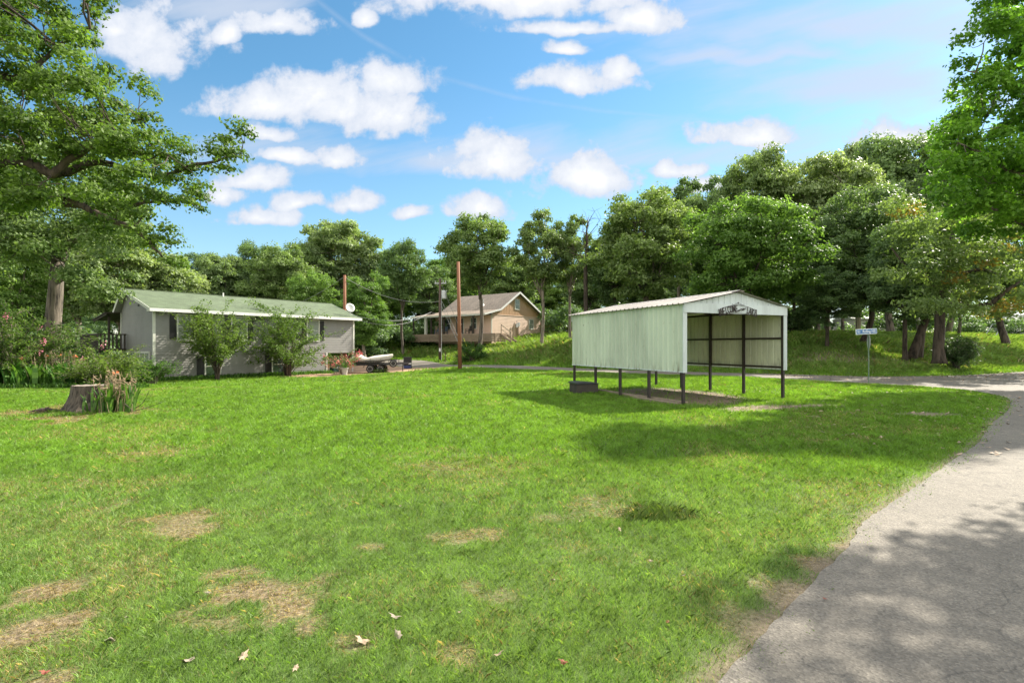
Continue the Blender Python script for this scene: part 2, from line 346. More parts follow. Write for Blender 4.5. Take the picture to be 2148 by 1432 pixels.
M['dark_wood'] = simple('dark_wood', (0.06, 0.05, 0.04), 0.85, 0.25, 3); M['fence_wood'] = simple('fence_wood', (0.28, 0.165, 0.095), 0.85, 0.3, 4, stretch=(3, 3, 0.4))
M['pole_red'] = simple('treated_pole', (0.24, 0.10, 0.05), 0.8, 0.3, 4, stretch=(5, 5, 0.3), bmp=0.3); M['pole_dark'] = simple('old_pole', (0.10, 0.065, 0.05), 0.85, 0.3, 4, stretch=(5, 5, 0.3), bmp=0.3)
M['galv'] = simple('galvanised', (0.52, 0.53, 0.53), 0.45, 0.1, 6, metal=0.3); M['wire'] = simple('wire', (0.30, 0.30, 0.30), 0.6, 0.05); M['yellow'] = simple('yellow_guard', (0.70, 0.66, 0.10), 0.6, 0.1)
M['tyre'] = simple('tyre_rubber', (0.025, 0.025, 0.025), 0.85, 0.2, 9); M['rim'] = simple('rim_steel', (0.52, 0.52, 0.50), 0.4, 0.1, 9, metal=0.2)
M['tarp'] = simple('boat_cover', (0.62, 0.57, 0.50), 0.75, 0.10, 2.5, bmp=0.5); M['bin_green'] = simple('bin_green', (0.012, 0.055, 0.045), 0.4, 0.15, 5)
M['blue_plastic'] = simple('blue_plastic', (0.03, 0.05, 0.16), 0.4, 0.1); M['sign_blue'] = simple('sign_blue', (0.06, 0.17, 0.40), 0.4, 0.12, 8); M['sign_white'] = simple('sign_white', (0.80, 0.84, 0.88), 0.4, 0.04)
M['sign_back'] = simple('sign_back', (0.42, 0.43, 0.41), 0.45, 0.08, 5, metal=0.3); M['sign_post'] = simple('green_post', (0.13, 0.19, 0.13), 0.6, 0.2, 8); M['sign_red'] = simple('sign_red', (0.55, 0.03, 0.03), 0.4, 0.05)
M['concrete'] = simple('concrete', (0.40, 0.38, 0.34), 0.9, 0.12, 5, bmp=0.2)
M['box_top'] = simple('box_top', (0.03, 0.033, 0.04), 0.35, 0.25, 4); M['box_side'] = simple('box_side', (0.045, 0.038, 0.028), 0.7, 0.4, 6, stretch=(1, 1, 0.4))
M['leaf_dry'] = simple('dry_leaf', (0.34, 0.25, 0.17), 0.7, 0.35, 30); M['leaf_pale'] = simple('pale_dry_leaf', (0.27, 0.22, 0.17), 0.7, 0.2, 30); M['leaf_red'] = simple('russet_leaf', (0.22, 0.06, 0.035), 0.7, 0.3, 30)
M['car_paint'] = simple('car_paint', (0.16, 0.18, 0.22), 0.2, 0.1, 2)
M['skyblue'] = simple('porch_blue', (0.12, 0.16, 0.22), 0.5, 0.1)

# ------------------------------------------------------------------ terrain
def sstep(t): t = np.clip(t, 0, 1); return t * t * (3 - 2 * t)
_ng = np.random.default_rng(77).random((256, 256))
def vnoise(x, y, s):
    x = np.asarray(x) / s + 57.3; y = np.asarray(y) / s + 91.7
    xi = np.floor(x).astype(int); yi = np.floor(y).astype(int); fx = x - xi; fy = y - yi; fx = fx * fx * (3 - 2 * fx); fy = fy * fy * (3 - 2 * fy)
    g = lambda a, b: _ng[a % 256, b % 256]
    return (g(xi, yi) * (1 - fx) + g(xi + 1, yi) * fx) * (1 - fy) + (g(xi, yi + 1) * (1 - fx) + g(xi + 1, yi + 1) * fx) * fy
def fbm(x, y, s): return 0.5 * vnoise(x, y, s) + 0.3 * vnoise(x, y, s / 2.1) + 0.2 * vnoise(x, y, s / 4.3)

FAR = [(-90, 105), (-40, 78), (-22, 66), (-11, 57.5), (-5.5, 49.5), (1.1, 45.0), (6.8, 40.2), (10.5, 37.6), (13.8, 34.3), (17.2, 30.6), (20.0, 28.9), (26, 30.0), (34, 34.4), (60, 48), (120, 84)]
NEAR = [(-90, 98), (-40, 71.5), (-25, 61), (-14.5, 53), (-7.5, 46.5), (-4.2, 42.2), (-1.6, 40.0), (3.5, 36.5), (7.25, 34.6), (10.3, 31.6), (13.6, 27.3), (15.7, 23.6), (17.2, 21.6), (17.4, 19.9), (16.4, 17.6), (15.2, 16.0),
        (13.0, 13.75), (10.2, 11.2), (8.3, 9.3), (6.7, 7.9), (4.5, 6.0), (3.4, 5.05), (2.86, 4.45), (2.28, 3.88), (1.68, 3.28), (1.00, 2.6), (-1.2, 0.4), (-6, -4), (-30, -28)]
def sdist(P, x, y):
    best = np.full(np.shape(x), 1e9); sg = np.ones(np.shape(x))
    for (ax, ay), (bx, by) in zip(P[:-1], P[1:]):
        dx, dy = bx - ax, by - ay; L2 = dx * dx + dy * dy
        t = np.clip(((x - ax) * dx + (y - ay) * dy) / L2, 0, 1); qx = x - ax - t * dx; qy = y - ay - t * dy
        d = np.sqrt(qx * qx + qy * qy); c = dx * (y - ay) - dy * (x - ax)
        m = d < best - 1e-9; best = np.where(m, d, best); sg = np.where(m, np.sign(c), sg)
    return best * sg
def T(x, y):
    x = np.asarray(x, float); y = np.asarray(y, float)
    d = sdist(FAR, x, y)
    z = -0.50 * sstep(-x / 14.0) * sstep((y - 15) / 17.0) * (1 - sstep((y - 46) / 10))
    z = z + 0.12 * sstep((-x - 2) / 8) * sstep((y - 48) / 8)
    z = z - 0.13 * np.exp(-((x - 9.0) / 7.0) ** 2) * sstep((y - 26) / 9)
    hill = 2.65 * sstep(d / 19.0) + 0.035 * np.clip(d, 0, 4) * 1.2
    z = z + hill + np.clip(d - 19, 0, 200) * 0.004
    z = z + 0.18 * sstep(d / 3) * (fbm(x, y, 5.0) - 0.5) + 0.05 * (fbm(x, y, 3.5) - 0.5) * sstep((y - 4) / 8) * (1 - sstep((y - 30) / 10))
    return z
def Tz(x, y): return float(T(np.array([x]), np.array([y]))[0])
def road_inside(x, y):                                # >0 inside any paved area
    a = -sdist(NEAR, x, y); b = sdist(FAR, x, y)      # NEAR runs left to right then back towards the eye: right-hand side is road
    return a, b

# paved area polygon: NEAR edge one way, FAR edge the other, closed round the right-hand side
RIGHT = [(60, 40), (38, 24.5), (27.0, 18.5), (21.5, 14.0), (15.0, 6.6), (7.0, -1.5), (-2.0, -10.5), (-24, -34)]
FARP = [p for p in FAR]
def densify(P, step, jit, seed):
    rg = np.random.default_rng(seed); out = []
    for (ax, ay), (bx, by) in zip(P[:-1], P[1:]):
        L = math.hypot(bx - ax, by - ay); st = step * (1 + max(0, (min(math.hypot(ax, ay), math.hypot(bx, by)) - 6)) * 0.12); n = max(1, int(L / st)); nx, ny = -(by - ay) / L, (bx - ax) / L
        for i in range(n):
            t = i / n; j = jit * (rg.random() - 0.5) * 2
            out.append((ax + (bx - ax) * t + nx * j, ay + (by - ay) * t + ny * j))
    out.append(P[-1]); return out
def pip(poly, x, y):
    ins = np.zeros(np.shape(x), bool); n = len(poly)
    for i in range(n):
        ax, ay = poly[i]; bx, by = poly[(i + 1) % n]
        if ay == by: continue
        c = ((ay > y) != (by > y)) & (x < (bx - ax) * (y - ay) / (by - ay) + ax); ins ^= c
    return ins
def smooth_line(P, k=4):                              # Catmull-Rom
    out = []
    for i in range(len(P) - 1):
        p0 = np.array(P[max(i - 1, 0)]); p1 = np.array(P[i]); p2 = np.array(P[i + 1]); p3 = np.array(P[min(i + 2, len(P) - 1)])
        for j in range(k):
            t = j / k; out.append(tuple(0.5 * ((2 * p1) + (-p0 + p2) * t + (2 * p0 - 5 * p1 + 4 * p2 - p3) * t * t + (-p0 + 3 * p1 - 3 * p2 + p3) * t ** 3)))
    out.append(tuple(P[-1])); return out
NEARS = smooth_line(NEAR); FARS = smooth_line(FAR)
ROAD = densify(NEARS, 0.07, 0.012, 3) + densify(list(reversed([(-30, -28), (-24, -34)])), 5, 0, 1)[:0] + densify([(-24, -34)] + list(reversed(RIGHT))[1:], 2.0, 0.1, 4) + densify([(120, 76)] + list(reversed(FARS)), 0.5, 0.06, 5)
DRIVE = [(-16.5, 36.6), (-13.5, 36.2), (-11.2, 38.6), (-8.3, 39.9), (-5.2, 42.6), (-6.5, 45.6), (-8.9, 47.9), (-13.4, 51.6), (-17, 49.5), (-19.5, 46.5), (-18.5, 43.0)]

def sheet(name, poly, lift, spacing, mat_, label=None):
    xs = [p[0] for p in poly]; ys = [p[1] for p in poly]
    pts = [Vector(p) for p in poly]; n = len(pts)
    # interior points so that the sheet follows the terrain
    gx, gy = [], []
    y = min(ys)
    while y < max(ys):
        sp = spacing * (1 + max(0, abs(y) - 10) * 0.05); x = min(xs)
        while x < max(xs):
            gx.append(x); gy.append(y); x += sp * (1 + max(0, abs(x) - 20) * 0.03)
        y += sp
    gx = np.array(gx); gy = np.array(gy); ins = pip(poly, gx, gy)
    pts += [Vector((a, b)) for a, b in zip(gx[ins], gy[ins])]
    r = delaunay_2d_cdt(pts, [(i, (i + 1) % n) for i in range(n)], [], 1, 1e-5)
    V = np.array([(p[0], p[1]) for p in r[0]]); z = T(V[:, 0], V[:, 1]) + lift
    me = bpy.data.meshes.new(name); me.from_pydata([(a, b, c) for (a, b), c in zip(V, z)], [], [tuple(f) for f in r[2]])
    me.materials.append(mat_); me.update()
    o = bpy.data.objects.new(name, me); C.objects.link(o); o['kind'] = 'structure'
    import bmesh
    bm = bmesh.new(); bm.from_mesh(me); bmesh.ops.recalc_face_normals(bm, faces=bm.faces)
    if bm.faces and sum(f.normal.z for f in bm.faces) < 0: bmesh.ops.reverse_faces(bm, faces=bm.faces)
    bm.to_mesh(me); bm.free(); me.polygons.foreach_set('use_smooth', [True] * len(me.polygons))
    if label: o['label'] = label
    return o

def road_mat(name, c, warm):
    m, nt, b = new_mat(name)
    v = nt.nodes.new('ShaderNodeTexVoronoi'); tc = nt.nodes.new('ShaderNodeTexCoord'); nt.links.new(tc.outputs['Object'], v.inputs['Vector']); v.inputs['Scale'].default_value = 75
    sp = nt.nodes.new('ShaderNodeSeparateColor'); nt.links.new(v.outputs['Color'], sp.inputs[0])
    c1 = ramp(nt, sp.outputs[0], [(0.0, mul(c, 0.70)), (0.35, mul(c, 0.93)), (0.75, mul(c, 1.07)), (1.0, mul(c, 1.35))])
    n = tnoise(nt, 0.55, 6, 0.6); n2 = tnoise(nt, 6.0, 4, 0.6)
    mx = nt.nodes.new('ShaderNodeMix'); mx.data_type = 'RGBA'; mx.blend_type = 'MULTIPLY'; mx.inputs['Factor'].default_value = 1.0
    nt.links.new(c1, mx.inputs['A']); nt.links.new(ramp(nt, n, [(0.3, (0.80, 0.78, 0.74)), (0.7, warm)]), mx.inputs['B'])
    m2 = nt.nodes.new('ShaderNodeMix'); m2.data_type = 'RGBA'; m2.blend_type = 'MULTIPLY'; m2.inputs['Factor'].default_value = 1.0
    nt.links.new(mx.outputs['Result'], m2.inputs['A']); nt.links.new(ramp(nt, n2, [(0.3, (0.86, 0.86, 0.86)), (0.7, (1.1, 1.1, 1.1))]), m2.inputs['B'])
    ck = nt.nodes.new('ShaderNodeTexVoronoi'); ck.feature = 'DISTANCE_TO_EDGE'; ck.inputs['Scale'].default_value = 0.45; wp = nt.nodes.new('ShaderNodeVectorMath'); wp.operation = 'ADD'
    nv = nt.nodes.new('ShaderNodeTexNoise'); nv.inputs['Scale'].default_value = 1.6; nv.inputs['Detail'].default_value = 6; nt.links.new(tc.outputs['Object'], nv.inputs['Vector'])
    nt.links.new(tc.outputs['Object'], wp.inputs[0]); nt.links.new(nv.outputs['Color'], wp.inputs[1]); nt.links.new(wp.outputs[0], ck.inputs['Vector'])
    cm = nt.nodes.new('ShaderNodeMix'); cm.data_type = 'RGBA'; nt.links.new(ramp(nt, ck.outputs['Distance'], [(0.0, (0.55, 0.55, 0.55)), (0.006, (0, 0, 0))]), cm.inputs['Factor']); nt.links.new(m2.outputs['Result'], cm.inputs['A']); cm.inputs['B'].default_value = (0.05, 0.045, 0.04, 1)
    nt.links.new(cm.outputs['Result'], b.inputs['Base Color']); b.inputs['Roughness'].default_value = 0.85
    bump(nt, b, v.outputs['Distance'], 0.6, 0.006); return m
M['road'] = road_mat('road_chipseal', (0.190, 0.172, 0.148), (1.08, 1.05, 0.98)); M['drive'] = road_mat('driveway_gravel', (0.44, 0.29, 0.19), (1.08, 1.04, 0.98))

# bare and brown places: world x, y, half sizes, strength (0..1), turn
def _e(px, py, rx, ry, s, rot=0.0): X, Y = flat(px, py); return (X, Y, rx * Y / FX, ry * Y * Y / (FX * CH), s, rot)
BROWN = [_e(395, 1098, 110, 26, 0.8), _e(640, 1275, 170, 48, 1.0, -0.5), _e(500, 1215, 60, 26, 0.8), _e(70, 1240, 75, 28, 0.9), _e(110, 1310, 130, 34, 0.8), _e(120, 1415, 120, 32, 0.8), _e(720, 1350, 60, 22, 0.6),
         _e(960, 1122, 95, 16, 0.7), _e(780, 1158, 26, 12, 0.7), _e(1250, 1068, 90, 26, 0.45), _e(1020, 1270, 60, 40, 0.45), _e(960, 1395, 50, 26, 0.5), _e(205, 1060, 70, 24, 0.35), _e(330, 950, 60, 12, 0.4), _e(40, 870, 60, 10, 0.4),
         _e(1720, 1185, 46, 22, 0.9), _e(1640, 1250, 80, 40, 0.75), _e(1560, 1310, 70, 30, 0.6), _e(1790, 1148, 40, 12, 0.8), _e(1180, 1150, 80, 20, 0.3), _e(300, 1010, 90, 16, 0.3), _e(1760, 925, 90, 9, 0.45), _e(900, 980, 60, 10, 0.35),
         _e(200, 870, 95, 16, 1.0), _e(150, 855, 60, 9, 0.9)]
PAD = [(4.9, 14.7), (2.55, 20.6), (4.3, 21.6), (6.2, 19.6), (8.0, 17.4), (7.9, 15.4)]
GRAVEL = [(8.0, 14.7), (9.6, 15.1), (9.9, 14.0), (9.0, 12.9), (7.6, 13.4), (6.2, 15.2)]
def bare(x, y):                                       # 1 = bare earth
    n = fbm(x, y, 1.3)
    a = 1 - sstep((np.hypot((x - 5.6) / 2.1, (y - 17.9) / 3.3) - 0.75) / 0.35 + (n - 0.5) * 1.2)
    b = 1 - sstep((np.hypot(((x - 7.5) * 0.95 + (y - 14.4) * 0.3) / 2.6, ((y - 14.4) * 0.95 - (x - 7.5) * 0.3) / 0.55) - 0.7) / 0.4 + (n - 0.5) * 1.6)
    c = 1 - sstep((np.hypot((x - 10.2) / 0.9, (y - 12.9) / 0.4) - 0.7) / 0.4 + (n - 0.5) * 1.6)
    sh = (1 - sstep((np.hypot((x - 24.5) / 8.0, (y - 36.0) / 2.5) - 0.6) / 0.5 + (n - 0.5) * 2.5)) * 0.9
    e = (1 - sstep((np.hypot((x + 6.2) / 1.6, (y - 52.5) / 1.0) - 0.7) / 0.4)) * 0.7
    f = (1 - sstep((np.hypot((x - 2.5) / 4.0, (y - 47.5) / 0.7) - 0.7) / 0.4 + (n - 0.5) * 2.0)) * 0.6
    q = np.abs(sdist(NEAR, x, y)); ed = 0.8 * (1 - sstep((q - 0.02) / (0.05 + 0.26 * fbm(x + 4, y, 0.6))))
    return np.clip(np.maximum.reduce([a, b, c, sh, e, f, ed]), 0, 1)
def brown(x, y):
    m = np.zeros(np.shape(x)); n = fbm(x, y, 0.28); wx = (fbm(x + 9, y, 0.8) - 0.5); wy = (fbm(x, y + 31, 0.8) - 0.5)
    for (X, Y, rx, ry, s, rot) in BROWN:
        c, q = math.cos(rot * 0.5), math.sin(rot * 0.5); dx = x - X + wx * rx * 2.6; dy = y - Y + wy * ry * 3.0
        d = np.hypot((dx * c + dy * q) / rx, (-dx * q + dy * c) / ry)
        m = np.maximum(m, s * (1 - sstep((d - 0.45) / 0.75 + (n - 0.5) * 3.2)))
    return np.clip(m + 0.25 * sstep((fbm(x, y, 2.4) - 0.60) / 0.2), 0, 1)

def build_ground():
    def axis(lo, hi, n, k):
        t = np.linspace(-1, 1, n); s = np.sinh(k * t) / math.sinh(k); return np.where(s < 0, s * -lo, s * hi)
    xs = axis(-500, 500, 420, 7.0); ys = axis(-120, 700, 520, 6.5)
    X, Y = np.meshgrid(xs, ys); x = X.ravel(); y = Y.ravel()
    z = T(x, y)
    ins = pip(ROAD, x, y) | pip(DRIVE, x, y)
    near = np.abs(sdist(NEAR, x, y)); far_ = np.abs(sdist(FAR, x, y))
    z = np.where(ins, z - 0.10 * sstep(np.minimum(near, far_) / 0.5), z)
    nx, ny = len(xs), len(ys); i = np.arange(nx * ny).reshape(ny, nx)
    F = np.stack([i[:-1, :-1], i[:-1, 1:], i[1:, 1:], i[1:, :-1]], -1).reshape(-1, 4)
    A = np.zeros((len(x), 4), np.float32); A[:, 0] = bare(x, y); A[:, 1] = brown(x, y); A[:, 3] = 1
    m, nt, b = new_mat('ground_soil')
    at = nt.nodes.new('ShaderNodeAttribute'); at.attribute_name = 'mask'; s = nt.nodes.new('ShaderNodeSeparateColor'); nt.links.new(at.outputs['Color'], s.inputs[0])
    n = tnoise(nt, 3.0, 7, 0.65); g = ramp(nt, n, [(0.25, (0.055, 0.085, 0.018)), (0.5, (0.085, 0.145, 0.024)), (0.75, (0.13, 0.19, 0.04))])
    n2 = tnoise(nt, 25.0, 6, 0.7); d = ramp(nt, n2, [(0.35, (0.07, 0.05, 0.03)), (0.5, (0.20, 0.15, 0.085)), (0.66, (0.40, 0.31, 0.19))])
    e = ramp(nt, n2, [(0.3, (0.10, 0.075, 0.05)), (0.5, (0.22, 0.165, 0.11)), (0.72, (0.32, 0.25, 0.18))])
    m1 = nt.nodes.new('ShaderNodeMix'); m1.data_type = 'RGBA'; nt.links.new(s.outputs[1], m1.inputs['Factor']); nt.links.new(g, m1.inputs['A']); nt.links.new(d, m1.inputs['B'])
    m2 = nt.nodes.new('ShaderNodeMix'); m2.data_type = 'RGBA'; nt.links.new(s.outputs[0], m2.inputs['Factor']); nt.links.new(m1.outputs['Result'], m2.inputs['A']); nt.links.new(e, m2.inputs['B'])
    nt.links.new(m2.outputs['Result'], b.inputs['Base Color']); b.inputs['Roughness'].default_value = 0.95; bump(nt, b, n2, 0.8, 0.03)
    o = mesh_np('ground', np.stack([x, y, z], 1), F, m, attrs={'mask': A}, smooth=True); o['kind'] = 'structure'
build_ground()
sheet('road', ROAD, 0.014, 0.9, M['road'])
sheet('driveway', densify(smooth_line(DRIVE + [DRIVE[0]], 3), 0.4, 0.05, 9)[:-1], 0.022, 0.9, M['drive'])

# ------------------------------------------------------------------ grass: short lawn blades and the long verge grass
def build_grass():
    rg = np.random.default_rng(5)
    bands = [(2.35, 3.6, 12500, 0.030, 0.0026), (3.6, 5.2, 9000, 0.031, 0.0032), (5.2, 8, 4600, 0.036, 0.0044), (8, 12, 2100, 0.043, 0.0066), (12, 18, 950, 0.050, 0.010), (18, 27, 440, 0.055, 0.015), (27, 40, 210, 0.068, 0.024), (40, 62, 75, 0.13, 0.045), (62, 90, 18, 0.16, 0.09)]
    VV, CC, near_n = [], [], 0
    G1 = np.array([0.080, 0.175, 0.032]); G2 = np.array([0.215, 0.330, 0.080]); ST = np.array([0.46, 0.37, 0.20]); YG = np.array([0.175, 0.325, 0.030])
    for (y0, y1, den, h, w) in bands:
        um = 1.12; area = um * (y1 * y1 - y0 * y0); n = int(area * den)
        y = np.sqrt(rg.random(n) * (y1 * y1 - y0 * y0) + y0 * y0); x = (rg.random(n) * 2 - 1) * um * y
        jit = 0.05 + 0.03 * fbm(x, y, 0.4)
        ins = pip(ROAD, x, y) | pip(DRIVE, x, y)
        dn = np.abs(sdist(NEAR, x, y)); keep = ~(ins & (dn > 0.015 + 0.16 * rg.random(n) ** 3 * (0.3 + 1.4 * fbm(x, y, 0.3))))
        br = brown(x, y); ba = bare(x, y)
        keep &= rg.random(n) > ba * 0.93; keep &= rg.random(n) > br * 0.12
        x, y, br, dn = x[keep], y[keep], br[keep], dn[keep]; n = len(x); z = T(x, y)
        dF = sdist(FAR, x, y); tall = sstep((dF - 0.5) / 2.5)
        lush = sstep((y - 4.5) / 4.5) * (1 - tall)            # the lawn is longer and greener away from the eye
        hum = fbm(x, y, 0.9)
        clump = np.exp(-(((x - flat(1375, 1080)[0]) / 0.36) ** 2 + ((y - flat(1375, 1080)[1]) / 0.22) ** 2))
        hh = h * (0.45 + 0.75 * rg.random(n) + 0.55 * vnoise(x + 3, y, 0.09 * (1 + y / 9.0))) * (0.8 + 0.5 * hum + 0.35 * lush) * (1 + 2.2 * tall) * (1 - 0.35 * br) * (1 + 1.6 * clump) * (0.6 + 0.4 * sstep(dn / 0.5))
        ww = w * (0.7 + 0.6 * rg.random(n)) * (1 + 0.5 * tall)
        az = rg.random(n) * 2 * np.pi; bend = hh * (0.3 + 0.9 * rg.random(n)); baz = rg.random(n) * 2 * np.pi
        px, py = np.cos(az) * ww / 2, np.sin(az) * ww / 2; bx, by = np.cos(baz) * bend, np.sin(baz) * bend
        fl = (br > 0.3) & (rg.random(n) < 0.75); hh = np.where(fl, hh * 0.35, hh); bx = np.where(fl, bx * 2.2, bx); by = np.where(fl, by * 2.2, by)
        base = np.stack([x, y, z - 0.004], 1)
        side = np.stack([px, py, np.zeros(n)], 1); mid = base + np.stack([bx * 0.35, by * 0.35, hh * 0.62], 1); tip = base + np.stack([bx, by, hh * 0.95], 1)
        t = rg.random((n, 1)) * 0.55 + 0.45 * fbm(x, y, 1.1)[:, None]
        col = G1 * (1 - t) + G2 * t; col = col + (1 - lush[:, None]) * np.array([0.035, 0.030, 0.025]) * t * 1.4
        yl = (0.55 * lush + 0.25 * fbm(x, y, 6.0))[:, None]; col = col * (1 - yl) + YG * yl * (0.7 + 0.5 * t)
        col = np.where(clump[:, None] > 0.25, col * 0.45, col)
        col = np.where(tall[:, None] > 0.3, col * 0.55 + np.array([0.225, 0.345, 0.075]) * 0.45, col)
        dry = rg.random(n) < (0.012 + 0.86 * br + 0.02 * tall + 0.16 * sstep((fbm(x, y, 0.5) - 0.52) / 0.15) * (1 - lush)); col[dry] = ST * (0.35 + 0.75 * rg.random((dry.sum(), 1)))
        tuft = vnoise(x, y, 0.055 * (1 + y / 7.0))[:, None]; col = col * (0.50 + 0.55 * rg.random((n, 1)) + 0.50 * tuft)
        V = np.stack([base - side, base + side, mid + side * 0.8, tip, mid - side * 0.8], 1)   # 5-gon blade, folded at the middle
        VV.append(V.reshape(-1, 3)); c4 = np.ones((n, 4)); c4[:, :3] = col; CC.append(np.repeat(c4, 5, 0))
    V = np.concatenate(VV); Cc = np.concatenate(CC); F = np.arange(len(V)).reshape(-1, 5)
    m, nt, b = new_mat('grass_blades'); at = nt.nodes.new('ShaderNodeAttribute'); at.attribute_name = 'col'
    nt.links.new(at.outputs['Color'], b.inputs['Base Color']); b.inputs['Roughness'].default_value = 0.45; b.inputs['Specular IOR Level'].default_value = 0.3
    t = nt.nodes.new('ShaderNodeBsdfTranslucent'); g = nt.nodes.new('ShaderNodeMix'); g.data_type = 'RGBA'; g.blend_type = 'MULTIPLY'; g.inputs['Factor'].default_value = 1
    nt.links.new(at.outputs['Color'], g.inputs['A']); g.inputs['B'].default_value = (1.5, 1.5, 0.6, 1); nt.links.new(g.outputs['Result'], t.inputs['Color'])
    ms = nt.nodes.new('ShaderNodeMixShader'); ms.inputs[0].default_value = 0.38; nt.links.new(b.outputs[0], ms.inputs[1]); nt.links.new(t.outputs[0], ms.inputs[2]); nt.links.new(ms.outputs[0], nt.nodes['Material Output'].inputs[0])
    o = mesh_np('grass', V, F, m, attrs={'col': Cc}); tag(o, 'bright green lawn and verge grass covering the ground', 'grass', kind='stuff')
    print('grass blades', len(F))
build_grass()

# ------------------------------------------------------------------ leaves and trees
def leaf_quads(P, Nn, size, rg, aspect=0.62):
    """P centres (n,3), Nn rough facing directions (n,3): one folded-diamond quad per leaf"""
    n = len(P); Nn = Nn + 0.55 * rg.normal(size=(n, 3)); Nn /= np.linalg.norm(Nn, axis=1, keepdims=True) + 1e-9
    a = rg.normal(size=(n, 3)); a -= (a * Nn).sum(1, keepdims=True) * Nn; a /= np.linalg.norm(a, axis=1, keepdims=True) + 1e-9
    b = np.cross(Nn, a); s = (size * (0.65 + 0.7 * rg.random(n)))[:, None]
    q = 0.18 * s * Nn
    V = np.stack([P - a * s * 0.5, P - b * s * 0.5 * aspect - q * 0.4, P + a * s * 0.5 + q * 0.3, P + b * s * 0.5 * aspect - q * 0.4], 1)
    return V.reshape(-1, 3)
def leaves_obj(name, V, mat_, parent, rg, clump_val=None, yellow=None, k=4):
    n = len(V) // k; r = rg.random(n) * 0.6
    if clump_val is not None: r = r + 0.4 * clump_val
    A = np.zeros((n, 4), np.float32); A[:, 0] = r; A[:, 3] = 1
    if yellow is not None: A[:, 1] = yellow
    return mesh_np(name, V, np.arange(len(V)).reshape(-1, k), mat_, parent, attrs={'rnd': np.repeat(A, k, 0)})

def crown_leaves(cl, per, size, rg, flatz=0.85):
    """cl: list of (centre, radius); returns quad vertices and a per-leaf clump value"""
    Vs, cv = [], []
    for c, r in cl:
        n = int(per * (r ** 2) * (0.75 + 0.5 * rg.random()))
        d = rg.normal(size=(n, 3)); d /= np.linalg.norm(d, axis=1, keepdims=True); d[:, 2] = np.where(d[:, 2] < -0.35, -d[:, 2] * 0.5, d[:, 2])
        # lumpy clump surface, so the outline is ragged
        lob = 1 + 0.28 * np.sin(d[:, 0] * 5 + c[0] * 3) * np.sin(d[:, 1] * 5 + c[1] * 3) + 0.15 * np.sin(d[:, 2] * 9 + c[2] * 5)
        rr = r * lob * (0.45 + 0.6 * rg.random(n) ** 0.6)
        P = np.array(c) + d * rr[:, None] * np.array([1, 1, flatz])
        Vs.append(leaf_quads(P, d * 0.9 + np.array([0.25, 0.1, 0.35]), size, rg)); cv.append(np.full(n, rg.random()))
    return np.concatenate(Vs), np.concatenate(cv)

def curve_pts(a, b, rg, k=5, wob=0.12, sag=0.0):
    a = np.array(a, float); b = np.array(b, float); L = np.linalg.norm(b - a); out = []
    o1 = rg.normal(size=3) * wob * L
    for i in range(k + 1):
        t = i / k; out.append(a * (1 - t) + b * t + o1 * math.sin(math.pi * t) * 0.7 + rg.normal(size=3) * wob * L * 0.12 * (0 < i < k) + np.array([0, 0, sag * L * math.sin(math.pi * t)]))
    return out

